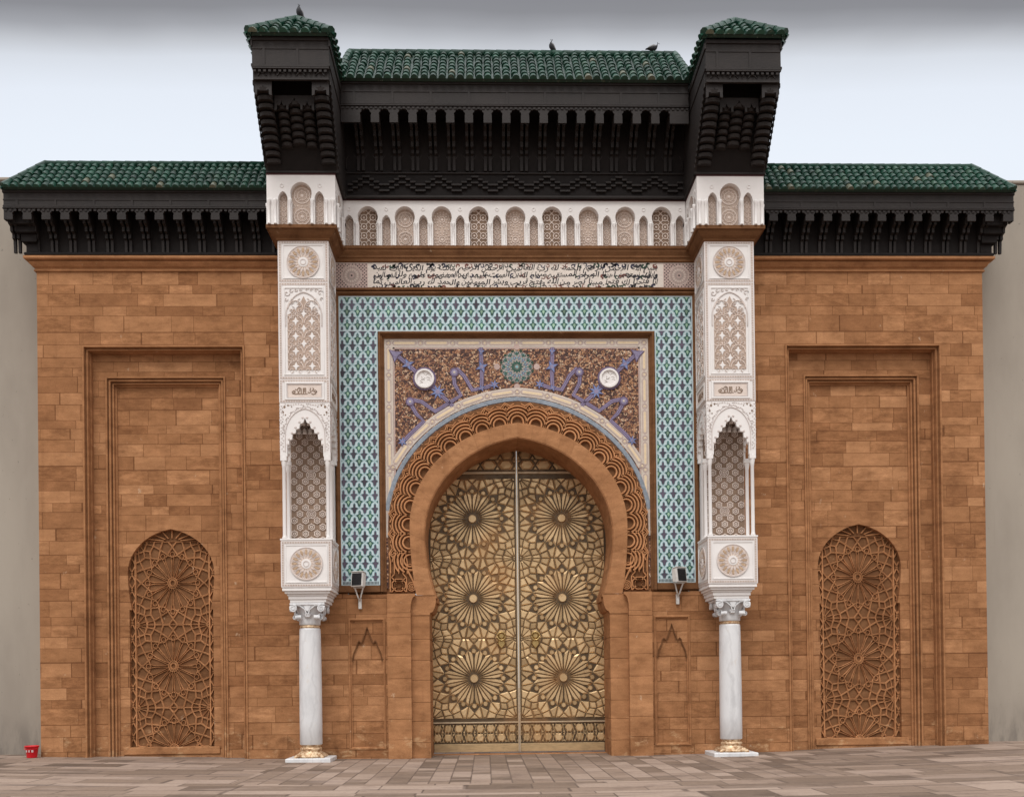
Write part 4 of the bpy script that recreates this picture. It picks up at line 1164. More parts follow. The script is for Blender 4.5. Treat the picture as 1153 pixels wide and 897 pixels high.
def build_oriel():
    sh = MB()
    # upper shaft, box and the back of the open loggia
    sh.box(-HWO, HWO, -1.1, .02, 8.0, 11.62, .008)
    sh.box(-HWO, HWO, -1.1, .02, 3.87, 4.945, .012)
    sh.box(-HWO-.015, HWO+.015, -1.115, .02, 4.925, 4.965, .006)
    sh.box(-.50, .50, -.225, .02, 4.90, 8.02)
    for k in (0, 1, -1):
        sh.M = side_matrix(k); w = HWO
        bead_border(sh, -w+.015, w-.015, 10.69, 11.60, .055)
        sh.mat = 0; frame_o(sh, -w+.10, w-.10, 10.76, 11.53, [(0, -.014), (.025, -.014), (.03, -.002)])
        bead_border(sh, -w+.015, w-.015, 8.52, 10.67, .055)
        bead_border(sh, -w+.015, w-.015, 8.0, 8.50, .05)
        bead_border(sh, -w+.015, w-.015, 3.90, 4.90, .05)
        sh.mat = 0; frame_o(sh, -w+.09, w-.09, 3.98, 4.83, [(0, -.014), (.02, -.014), (.025, -.002)])
    sh.M = None
    ori = sh.build('oriel', OM, gate)
    for k in (0, 1, -1):
        for cz in (11.13, 4.40):
            ro_ = MB(); ro_.M = side_matrix(k); roundel(ro_, 0, cz, .36, -.002); ro_.build('roundel', OM, ori)
        # arched panel of scroll lattice
        pn = MB(); pn.M = side_matrix(k); w = .36
        pn.mat = 0; frame_o(pn, -w-.09, w+.09, 8.60, 10.58, [(0, -.002), (.01, -.016), (.03, -.016), (.035, -.004)])
        op = [(-w, 8.72), (w, 8.72), (w, 9.95)]+[(.30, 9.98), (.24, 10.07), (.17, 10.12), (.13, 10.20), (.06, 10.25), (0, 10.37)]+[(-.06, 10.25), (-.13, 10.20), (-.17, 10.12), (-.24, 10.07), (-.30, 9.98)]+[(-w, 9.95)]
        pn.mat = 4; pn.plate(op, [], -.008, -.001)
        pn.mat = 0; ao = arch(0, w+.04, 9.90, 10.46, 9.7, w+.04, n=12, point=.15)
        pn.mat = 2; pn.ribbon(ao, .025, -.004, .014)
        pn.mat = 0
        for r_i in range(5):
            for c_i in (-1, 1):
                cx = c_i*.18; cz = 8.80+r_i*.335
                pn.pillow([(cx, cz+.11), (cx+.03, cz+.03), (cx+.085, cz), (cx+.03, cz-.03), (cx, cz-.11), (cx-.03, cz-.03), (cx-.085, cz), (cx-.03, cz+.03)], -.008, .012, .25)
                for sg in (-1, 1):
                    pn.mat = 3; scroll(pn, cx+sg*.10, cz+.10, .075, pi/2, sg, -.008); scroll(pn, cx+sg*.11, cz-.09, .06, -pi/2, -sg, -.008); pn.mat = 0
            if r_i < 4:
                cz = 8.80+(r_i+.5)*.335
                pn.pillow([(0, cz+.10), (.03, cz+.03), (.075, cz), (.03, cz-.03), (0, cz-.10), (-.03, cz-.03), (-.075, cz), (-.03, cz+.03)], -.008, .012, .25)
                pn.mat = 3
                for sg in (-1, 1):
                    scroll(pn, sg*.10, cz+.02, .055, 0, sg, -.008, .016); scroll(pn, sg*.30, cz-.01, .06, pi, -sg, -.008, .016); scroll(pn, sg*.27, cz+.09, .045, 1, sg, -.008, .014)
                    pn.pillow([(sg*.18, cz+.03), (sg*.205, cz), (sg*.18, cz-.03), (sg*.155, cz)], -.008, .010, .3)
                pn.mat = 0
        pn.mat = 3
        for r_i in range(5):
            for c_i in (-1, 1):
                cx = c_i*.18; cz = 8.80+r_i*.335
                pn.ribbon([(cx+.165*cos(t*pi/10), cz-.04+.17*sin(t*pi/10)) for t in range(11)], .018, -.008, .014)
        pn.mat = 2
        for sg in (-1, 1):
            for xx, zz, rr in ((.37, 10.44, .07), (.28, 10.50, .05), (.39, 10.30, .045), (.17, 10.51, .04), (.07, 10.52, .035)): scroll(pn, sg*xx, zz, rr, 0, sg, -.004, .016)
            for xx, zz, rr in ((.10, 10.16, .04), (.2, 10.0, .05), (.05, 10.05, .05), (.3, 9.9, .04)): scroll(pn, sg*xx, zz, rr, 1, sg, -.010, .014)
        pn.build('carved_panel', OM, ori)
        # inscription plaque
        pq = MB(); pq.M = side_matrix(k)
        pq.mat = 0; frame_o(pq, -.44, .44, 8.05, 8.46, [(0, -.006), (.01, -.022), (.045, -.022), (.05, -.004)])
        pq.mat = 2; frame_o(pq, -.385, .385, 8.105, 8.405, [(0, -.003), (.0, -.012), (.014, -.012), (.018, -.003)])
        pq.mat = 3; pq.poly(rect(-.37, .37, 8.12, 8.39), -.0025)
        pq.mat = 5
        Q = lambda x, z: (-.275+x*.55, 8.185+z*.145)
        def pen(pts, w_=.021): pq.ribbon([Q(*p) for p in pts], w_, -.003, .008, .1)
        # strokes read off the carved word, right to left
        pen([(.99, .40), (.93, .62), (.86, .45), (.95, .25), (.99, .42), (.94, .05), (.84, -.05), (.78, .10)]); pen([(.83, .95), (.88, .80), (.78, .40)], .018)
        pen([(.75, .95), (.72, .55), (.76, .30), (.66, .15), (.64, .40)], .018)
        pen([(.62, .05), (.55, .0), (.545, .95)]); pen([(.52, .0), (.455, .0), (.45, .95)]); pen([(.50, .95), (.49, .3)], .016); pen([(.43, .0), (.37, .02), (.36, .85)])
        pen([(.36, .85), (.28, 1.0), (.20, .70), (.24, .35), (.31, .50), (.30, .80)], .018)
        pen([(.34, .05), (.15, .0), (.02, .10), (.0, .35), (.08, .55), (.14, .35), (.05, .20)])
        pen([(.12, .75), (.17, .62)], .02); pen([(.22, .22), (.28, .2)], .02)
        pq.build('inscription_plaque', OM, ori)
    # arch screen over the loggia: front and flanks
    for k in (0, 1, -1):
        ar = MB(); ar.M = side_matrix(k)
        w = HWO-.004 if k == 0 else .545
        op_half = [(.40, 6.80), (.40, 7.02), (.36, 7.06), (.35, 7.16), (.29, 7.18), (.28, 7.30), (.21, 7.32), (.20, 7.40), (.13, 7.42), (.11, 7.52), (.04, 7.55), (0, 7.66)]
        z1 = 7.998
        outl = [(-w, 6.80), (-.40, 6.80)]+[(-x, z) for x, z in op_half[1:-1]]+[(0, 7.66)]+[(x, z) for x, z in op_half[1:-1][::-1]]+[(.40, 6.80), (w, 6.80), (w, z1), (-w, z1)]
        ar.mat = 0; ar.plate(outl, [], .003 if k == 0 else .006, .09)
        # muqarnas hood rim and carved spandrel
        ar.mat = 2; ar.ribbon(arch(0, .44, 7.25, 7.86, 6.9, .44, n=12, point=.12), .02, .002, .014)
        ar.mat = 0
        for sg in (-1, 1):
            for xx, zz in ((.36, 7.12), (.29, 7.26), (.21, 7.38), (.12, 7.50), (.05, 7.60), (.38, 7.0)):
                ar.mat = 2; ar.pillow([(sg*xx+.03*cos(t*pi/3), zz+.06+.03*sin(t*pi/3)) for t in range(6)], .002, .012, .4)
            ar.mat = 5
            for xx, zz, rr in ((.45, 7.90, .05), (.37, 7.93, .035), (.48, 7.78, .04), (.29, 7.90, .025), (.43, 7.72, .03)): ar.pillow([(sg*(xx+rr*.55*cos(t*pi/3)), zz+rr*.7*sin(t*pi/3)) for t in range(6)], .002, .004, .3)
            ar.mat = 2
            random.seed(40)
            for t in range(26):
                zz = 6.93+t*.040; xx = .505+.018*(1 if t % 2 else -1)
                scroll(ar, sg*xx, zz, .022, t, sg, .002, .010, 5)
            for t in range(22):
                a = .05+t*.07; scroll(ar, sg*.475*cos(a), 7.30+.60*sin(a), .026, t*1.3, sg, .002, .010, 5)
            for t in range(9): scroll(ar, sg*(.04+.05*t), 7.955, .022, t, sg, .002, .010, 5)
        ar.build('carved_arch', OM, ori)
    # small honeycomb drops inside the arch
    hd = MB()
    for t in range(3):
        for j in range(7-2*t):
            x = (j-(6-2*t)/2)*.125; hd.mat = 0; hd.pillow([(x-.05, 7.46+t*.15), (x+.05, 7.46+t*.15), (x+.05, 7.56+t*.15), (x, 7.62+t*.15), (x-.05, 7.56+t*.15)], -.40-.18*t, .05, .4)
    hd.box(-.52, .52, -1.0, -.25, 7.90, 7.99)
    hd.build('muqarnas_hood', OM, ori)
    bl = MB(); bl.mat = 5; bl.box(-.46, .46, -.362, -.22, 4.96, 7.95)
    bl.mat = 0
    for i in range(22):
        for j in range(-2, 3):
            cx = j*.26+(.13 if i % 2 else 0); cz = 5.03+i*.150
            if abs(cx) > .42 or cz > 7.9: continue
            big = (i % 6 == 4 and j == 0)
            for rr, ww in (((.105, .018), (.065, .016), (.028, .02)) if big else ((.066, .019), (.026, .022))):
                bl.ribbon([(cx+rr*cos(t*pi/5), cz+rr*sin(t*pi/5)) for t in range(10)], ww, -.362, .025, closed=True)
            for t in range(6):
                a = t*pi/3+pi/6; bl.ribbon([(cx+.07*cos(a), cz+.07*sin(a)), (cx+.09*cos(a), cz+.09*sin(a))], .013, -.362, .018)
    bl.build('loggia_lattice', [M['lattice'], M['gilt'], M['whiteline'], M['lattice'], M['tan'], M['tandark']], ori)
    # colonnettes of the loggia
    for x in (-1, 1):
        for y in (-1.035, -.56):
            c = MB(); c.smooth = True
            c.lathe(x*.485, y, [(.055, 4.965), (.055, 5.0), (.045, 5.02), (.042, 5.05), (.040, 6.55), (.045, 6.56), (.047, 6.60), (.064, 6.70), (.066, 6.80)], 12)
            c.smooth = False; c.box(x*.485-.07, x*.485+.07, y-.065, y+.07, 6.70, 6.798, .006)
            c.build('colonnette', M['white'], ori)
    # corbel steps down to the capital
    cbm = MB(); cbm.mat = 0
    for hw_, z0, z1, yf in ((.545, 3.80, 3.868, -1.085), (.50, 3.745, 3.80, -1.04), (.455, 3.70, 3.745, -.99), (.43, 3.62, 3.70, -.965), (.40, 3.55, 3.62, -.94)):
        cbm.box(-hw_, hw_, yf, .0, z0, z1, .008)
    cbm.build('corbel', OM, ori)
    # head
    hm = MB(); zb = 11.885; zt = 12.985
    for k in (0, 1, -1):
        if k == 0: hm.M = Matrix.Translation((0, -1.3, 0)); hw_ = .755
        else: hm.M = Matrix.Translation((k*.755, -.65, 0)) @ Matrix.Rotation(k*pi/2, 4, 'Z'); hw_ = .648
        hm.mat = 0; arcade_plate(hm, -hw_, hw_, zb, zt, [0.0], [-.40, .40], .0, .16)
        for e in (-1, 1): knob(hm, e*.42, zb+.86, 0)
    hm.M = None
    hm.mat = 0; hm.box(-.58, .58, -1.13, .0, zb+.001, zt-.002)
    hm.mat = 4; hm.box(-.765, .765, -1.31, .0, zt, zt+.03)
    head = hm.build('oriel_head', [M['white'], M['gilt'], M['whiteline'], M['lattice'], M['red_line']], ori)
    for k in (0, 1, -1):
        for kd, cx, w_, h_ in ((1, 0, .48, .98), (2, -.40, .22, .76), (2, .40, .22, .76)):
            if k == 0: loc = (cx, -1.150, zb)
            else: loc = (k*.602, -.65+k*cx, zb)
            add_lattice(ori, kd, w_, h_, loc, k*pi/2)
    for cx in (-.70, -.56, -.245, .245, .56, .70): add_colonnette(ori, (cx, -1.325, zb))
    for k in (1, -1):
        for cy in (-1.1, -.9, -.43, -.2): add_colonnette(ori, (k*.78, cy, zb))
    # stone cornice below the head
    cm = MB(); cm.tint = .3
    rings = []
    for d, z in ((.0, 11.60), (.03, 11.62), (.035, 11.655), (.10, 11.70), (.16, 11.77), (.165, 11.80), (.215, 11.81), (.215, 11.884)):
        rings.append([(-HWO-d, -1.1-d, z), (HWO+d, -1.1-d, z), (HWO+d, .0, z), (-HWO-d, .0, z)])
    cm.loft(rings); cm.build('head_cornice', M['trim_dark'], ori)
    return ori
oriel = build_oriel(); oriel.location = (-OX, 0, 0)
oriel2 = dup(oriel, gate, (OX, 0, 0))

# ---- columns
def build_column():
    sh = MB(); sh.smooth = True
    cy = -.62
    sh.lathe(0, cy, [(.235, .36), (.252, .375), (.253, .9), (.252, 1.6), (.246, 2.4), (.238, 2.95), (.232, 2.985), (.222, 2.995)], 28)
    col = sh.build('column', M['marble'], gate)
    pl = MB(); pl.box(-.50, .50, -1.10, -.10, -.2, .075, .015); pl.build('plinth', M['marble'], col)
    bs = MB(); bs.smooth = True
    bs.lathe(0, cy, [(.33, .075), (.355, .10), (.345, .135), (.28, .15), (.26, .175), (.265, .195), (.235, .205), (.225, .23), (.245, .25), (.25, .275), (.235, .30), (.21, .305), (.20, .325), (.222, .335), (.222, .362)], 28)
    bs.smooth = False
    for k in range(4):
        a = pi/4+k*pi/2; x, y = .42*cos(a), cy+.42*sin(a)
        bs.tube([(.30*cos(a), cy+.30*sin(a), .14), (x, y, .10), (1.1*x, y+.03*sin(a), .08)], [.05, .04, .02], 8)
    bs.build('column_base', M['goldbase'], col)
    nk = MB(); nk.smooth = True; nk.lathe(0, cy, [(.20, 2.99), (.215, 3.0), (.225, 3.03), (.215, 3.06), (.20, 3.07)], 24); nk.build('neck_ring', M['goldbase'], col)
    cp = MB(); cp.smooth = True
    cp.lathe(0, cy, [(.225, 3.065), (.237, 3.08), (.240, 3.18), (.238, 3.24), (.25, 3.30), (.30, 3.40), (.345, 3.49), (.36, 3.55)], 24)
    cp.smooth = False
    cp.box(-.39, .39, -.98, -.2, 3.50, 3.552, .01)
    # volutes on the four corners, two tiers, and leaf masks
    def volute(cx, cz, r, y0, y1, sg):
        pts = []
        for t in range(20):
            rr = r*(1-.82*t/19); a = pi/2+sg*t*.62; pts.append((cx+rr*cos(a), cz+rr*sin(a)))
        cp.ribbon(pts, r*.42, y0, y0-y1)
        cp.plate([(cx+r*.8*cos(t*pi/8), cz+r*.8*sin(t*pi/8)) for t in range(16)], [], y0, y0+.10)
    for kk in range(4):
        cp.M = Matrix.Translation((0, cy, 0)) @ Matrix.Rotation(kk*pi/2, 4, 'Z')
        for sg in (-1, 1):
            volute(sg*.315, 3.43, .085, -.355, -.39, sg); volute(sg*.29, 3.235, .062, -.24, -.275, sg)
            cp.ribbon([(sg*.30, 3.51), (sg*.16, 3.49), (sg*.05, 3.40), (sg*.02, 3.30)], .03, -.30, .05)
        cp.pillow([(-.09, 3.30), (-.06, 3.22), (.06, 3.22), (.09, 3.30), (.05, 3.34), (-.05, 3.34)], -.245, .07, .35)
        cp.pillow([(-.10, 3.50), (.10, 3.50), (.05, 3.38), (0, 3.34), (-.05, 3.38)], -.29, .06, .3)
    cp.M = None
    cp.build('capital', M['marble'], col)
    return col
column = build_column(); column.location = (-4.80, 0, -.01)
dup(column, gate, (4.81, 0, -.01))

# ---- doors
dm = MB(); dm.mat = 1; dm.tint = .5
YD = 1.30
LW = 2.155
dm.box(.012, LW+.1, YD, YD+.10, 0.0, 7.6)
dm.mat = 0
random.seed(17)
lim = (.05, LW, .80, 6.84)
for zc in (1.81, 3.785, 5.76):
    relief_pieces(dm, CELL16, 1.105, zc, 1.05, .9875, YD, .032, .011, clip=lim)
# strip above the upper bar and the lower panel
def small_row(z0, z1, n_):
    w = (LW-.05)/n_
    for i in range(n_):
        a = .05+i*w; b = a+w; zc = (z0+z1)/2
        dm.tint = random.random(); dm.pillow(shrink([(a, zc), (a+w*.2, z0), (b-w*.2, z0), (b, zc), (b-w*.2, z1), (a+w*.2, z1)], .022), YD, .028, .28)
        dm.tint = random.random()
        for zz, sg in ((z0, 1), (z1, -1)):
            dm.pillow(shrink([(a-w*.17, zz+.0), (a+w*.17, zz), (a, zc-sg*(.02))], .02), YD, .024, .3)
small_row(6.96, 7.22, 5); small_row(7.22, 7.48, 6)
for z0, z1 in ((.235, .46), (.46, .69)): small_row(z0, z1, 8)
dm.tint = .2
for k in range(26):
    x = .1+k*.08; dm.ribbon([(x, .24), (x+.06, .46), (x, .68)], .014, YD-.012, .02)
leaf = dm.build('door_leaf', [M['bronze'], M['bronze_bed']], gate)
br = MB(); br.tint = .2
br.box(.012, LW, YD-.055, YD-.001, 6.86, 6.92, .012); br.box(.012, LW, YD-.05, YD-.001, .705, .745, .01)
br.box(.004, .032, YD-.06, YD-.001, .0, 7.55, .008)
br.build('door_bar', M['bronze_bar'], leaf)
kp = MB(); kp.box(.03, LW-.05, YD-.03, YD-.001, .0, .205, .008); kp.build('kick_plate', M['threshold'], leaf)
kn = MB(); kn.smooth = True
kn.M = Matrix.Translation((.42, YD-.05, 2.83))
kn.loft([[( .085*cos(2*pi*i/14)+.0, -.03, .03+.085*sin(2*pi*i/14)) for i in range(14)], [(.055*cos(2*pi*i/14), -.055, .03+.055*sin(2*pi*i/14)) for i in range(14)]], True, True)
kn.smooth = False
kn.pillow([(-.09, -.08), (.09, -.08), (.10, -.17), (.05, -.24), (0, -.30), (-.05, -.24), (-.10, -.17)], -.0, .05, .25)
ring_pts = [(.10*cos(2*pi*i/18), -.075, .02+.10*sin(2*pi*i/18)) for i in range(19)]
kn.smooth = True; kn.tube(ring_pts, .022, 8)
kn.build('door_knocker', M['brassy'], leaf)
leaf2 = leaf.copy(); leaf2.data = leaf.data.copy(); COL.objects.link(leaf2); leaf2.parent = gate
leaf2.data.transform(Matrix.Scale(-1, 4, (1, 0, 0))); leaf2.data.flip_normals()
for ch in [k for k in bpy.data.objects if k.parent == leaf]:
    c = ch.copy(); c.data = ch.data.copy(); COL.objects.link(c); c.parent = leaf2
    c.data.transform(Matrix.Scale(-1, 4, (1, 0, 0))); c.data.flip_normals()
th = MB(); th.tint = .5; th.box(-2.25, 2.25, 1.0, 1.45, -.2, -.035, .01); th.build('threshold', M['trim'], gate)

# ---- eaves
def scallop_cut(cx, zt, hw, zb):
    """lobed arch cut out of the valance, from right foot to left foot"""
    pts = [(hw, zb), (hw*1.0, zb+.10)]
    lob = 5
    for i in range(lob*3+1):
        a = pi*i/(lob*3); r = hw*(1.0+.13*abs(sin(a*lob)))
        pts.append((r*cos(a), zt-hw*1.15+r*1.15*sin(a)-.0))
    pts += [(-hw*1.0, zb+.10), (-hw, zb)]
    return [(cx+x, z) for x, z in pts]
def bracket_mesh(prof, w):
    mb = MB()
    for sg in (-1, 1):
        x0 = sg*w*.5; x1 = sg*w*.12
        a, b = sorted((x0, x1))
        n_ = len(prof)
        A = [mb.p(a, y, z) for y, z in prof]; Bq = [mb.p(b, y, z) for y, z in prof]
        for i in range(n_):
            j = (i+1) % n_; mb.fc(A[i], A[j], Bq[j], Bq[i])
        mb.fc(*A); mb.fc(*Bq[::-1])
    return mb
def tri_plate_profile(mb, prof, x0, x1):
    """YZ profile with possibly concave outline, extruded along x"""
    tri = tessellate_polygon([[Vector((y, z, 0)) for y, z in prof]])
    A = [mb.p(x0, y, z) for y, z in prof]; Bq = [mb.p(x1, y, z) for y, z in prof]
    for t in tri: mb.fc(*[A[i] for i in t]); mb.fc(*[Bq[i] for i in t])
    for i in range(len(prof)):
        j = (i+1) % len(prof); mb.fc(A[i], A[j], Bq[j], Bq[i])
def bracket_obj(name, prof, w, parent):
    mb = MB()
    for sg in (-1, 1): tri_plate_profile(mb, prof, sg*w*.5, sg*w*.14)
    return mb.build(name, M['wood'], parent)
def valance(mb, x0, x1, zt, zb, ztop, pitch, x_first, y, hw=.112, th=.05):
    n_ = 0; outl = [(x0, zb)]; x = x_first
    while x < x1-hw-.03:
        if x > x0+hw+.03: outl += scallop_cut(x, ztop, hw, zb)[::-1]
        x += pitch
    outl += [(x1, zb), (x1, zt), (x0, zt)]
    mb.plate(outl, [], y, y+th)
def fascia_detail(mb, x0, x1, z0, z1, y, pitch):
    mb.mat = 0; mb.box(x0, x1, y, y+.06, z0, z1)
    mb.box(x0, x1, y-.03, y+.01, z1-.06, z1+.02, .006)
    mb.box(x0, x1, y-.018, y+.01, z0-.012, z0+.03, .005); mb.box(x0, x1, y-.028, y+.01, z0-.05, z0-.018, .005)
    mb.box(x0, x1, y-.012, y+.01, z1-.235, z1-.20, .004)
    x = x0+.05; zz = z0-.085
    while x < x1-.03:
        mb.tint = random.random(); mb.box(x-.028, x+.028, y-.012, y+.012, zz-.028, zz+.028, .006); x += .105
    mb.tint = .5
    x = x0+pitch*.35
    while x < x1:
        mb.box(x-.025, x+.025, y-.014, y+.01, z0+.03, z1-.235); x += pitch
PITCH_E = .4225
# wing eaves
for sd in (-1, 1):
    def X(a, b): return (a, b) if sd > 0 else (-b, -a)
    YF, XF = -.60, 11.60
    e = MB()
    x0, x1 = X(5.45, XF)
    fascia_detail(e, x0, x1, 12.60, 12.97, YF, .86)
    first = (x0+.30) if sd > 0 else (x0+.31)
    e.mat = 0; valance(e, x0, x1, 12.60, 12.31, 12.535, PITCH_E, first, YF+.005)
    # end return
    e.M = Matrix.Translation((sd*XF, 0, 0)) @ Matrix.Rotation(sd*pi/2, 4, 'Z')
    a, b = (-.60, 1.2) if sd > 0 else (-1.2, .60)
    fascia_detail(e, a+.001, b-.001, 12.60, 12.97, -.001, .86); valance(e, a+.001, b-.001, 12.60, 12.31, 12.535, PITCH_E, a+.28, .004)
    e.M = None
    # core: back board, soffit
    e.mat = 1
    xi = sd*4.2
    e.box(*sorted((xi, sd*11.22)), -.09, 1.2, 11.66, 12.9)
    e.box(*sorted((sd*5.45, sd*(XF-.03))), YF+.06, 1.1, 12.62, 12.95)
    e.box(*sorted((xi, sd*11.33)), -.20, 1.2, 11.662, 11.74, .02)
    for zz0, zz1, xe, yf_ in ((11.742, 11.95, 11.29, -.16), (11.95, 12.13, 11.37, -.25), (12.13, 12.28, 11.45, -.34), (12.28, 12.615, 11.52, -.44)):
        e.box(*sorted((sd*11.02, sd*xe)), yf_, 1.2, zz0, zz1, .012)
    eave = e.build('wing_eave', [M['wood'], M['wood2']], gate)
    prof = [(-.08, 11.74), (-.14, 11.74), (-.16, 12.02), (-.22, 12.04), (-.22, 12.14), (-.32, 12.16), (-.33, 12.26), (-.44, 12.30), (-.45, 12.42), (-.53, 12.46), (-.53, 12.62), (-.08, 12.62)]
    bk = bracket_obj('bracket', prof, .165, eave)
    x = first-PITCH_E/2; k = 0
    while x < x1-.05:
        if x > x0+.05:
            o = bk if k == 0 else bk.copy()
            if k: COL.objects.link(o); o.parent = eave
            o.location = (x, 0, 0); k += 1
        x += PITCH_E
    for yy in (.22, .62, 1.02):       # brackets on the free end
        o = bk.copy(); COL.objects.link(o); o.parent = eave; o.rotation_euler = (0, 0, sd*pi/2); o.location = (sd*(WX1-.02), yy, 0)
# main eave between the towers
e = MB(); YF = -1.0
fascia_detail(e, -3.93, 3.93, 14.74, 15.24, YF, .86)
e.mat = 0; valance(e, -3.93, 3.93, 14.74, 14.33, 14.63, .4225, -3.93+.13, YF+.005, hw=.118)
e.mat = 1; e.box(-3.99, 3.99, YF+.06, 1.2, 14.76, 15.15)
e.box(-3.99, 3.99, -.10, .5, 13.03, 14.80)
# inclined back board and its stepped fillets
v = [e.p(-3.98, -.101, 13.70), e.p(3.98, -.101, 13.70), e.p(3.98, -.30, 14.75), e.p(-3.98, -.30, 14.75)]; e.fc(*v)
e.mat = 0
def stair(mb, z0, amp, y, w, ph):
    per = .845; x = -3.9
    pat = [(0, .12, 0), (.11, .24, 1), (.235, .345, 2), (.335, .51, 3), (.50, .61, 2), (.605, .735, 1), (.725, .845, 0)]
    while x < 3.9:
        for i, (a, b_, l_) in enumerate(pat):
            a, b_ = x+a+ph, x+b_+ph
            if b_ < 3.95: mb.box(a, b_, y-.06-.002*(i % 2), y+.01, z0+l_*amp-w/2, z0+l_*amp+w/2, .006)
        x += per
stair(e, 13.34, .062, -.10, .05, .0); stair(e, 13.20, .062, -.10, .045, .0)
e.box(-3.98, 3.98, -.16, -.09, 13.03, 13.09, .01)
e.box(-3.98, 3.98, -.14, -.09, 13.60, 13.64, .01)
main_eave = e.build('main_eave', [M['wood'], M['wood2']], gate)
prof = [(-.09, 13.66), (-.16, 13.66), (-.17, 14.0), (-.24, 14.02), (-.25, 14.10), (-.36, 14.12), (-.37, 14.24), (-.52, 14.28), (-.53, 14.40), (-.70, 14.44), (-.71, 14.54), (-.90, 14.58), (-.90, 14.76), (-.09, 14.76)]
bk = bracket_obj('bracket', prof, .18, main_eave)
x = -3.93+.13+.4225/2; k = 0
while x < 3.85:
    o = bk if k == 0 else bk.copy()
    if k: COL.objects.link(o); o.parent = main_eave
    o.location = (x, 0, 0); k += 1; x += .4225
# pointed panels between the brackets
ap = MB()
for i in range(19):
    cx = -3.93+.13+.4225*(i); 
    ap.ribbon([(cx-.13, 13.70), (cx-.13, 13.92), (cx-.06, 14.02), (cx, 14.10), (cx+.06, 14.02), (cx+.13, 13.92), (cx+.13, 13.70)], .022, -.13, .03)
ap.build('eave_panelling', M['wood'], main_eave)

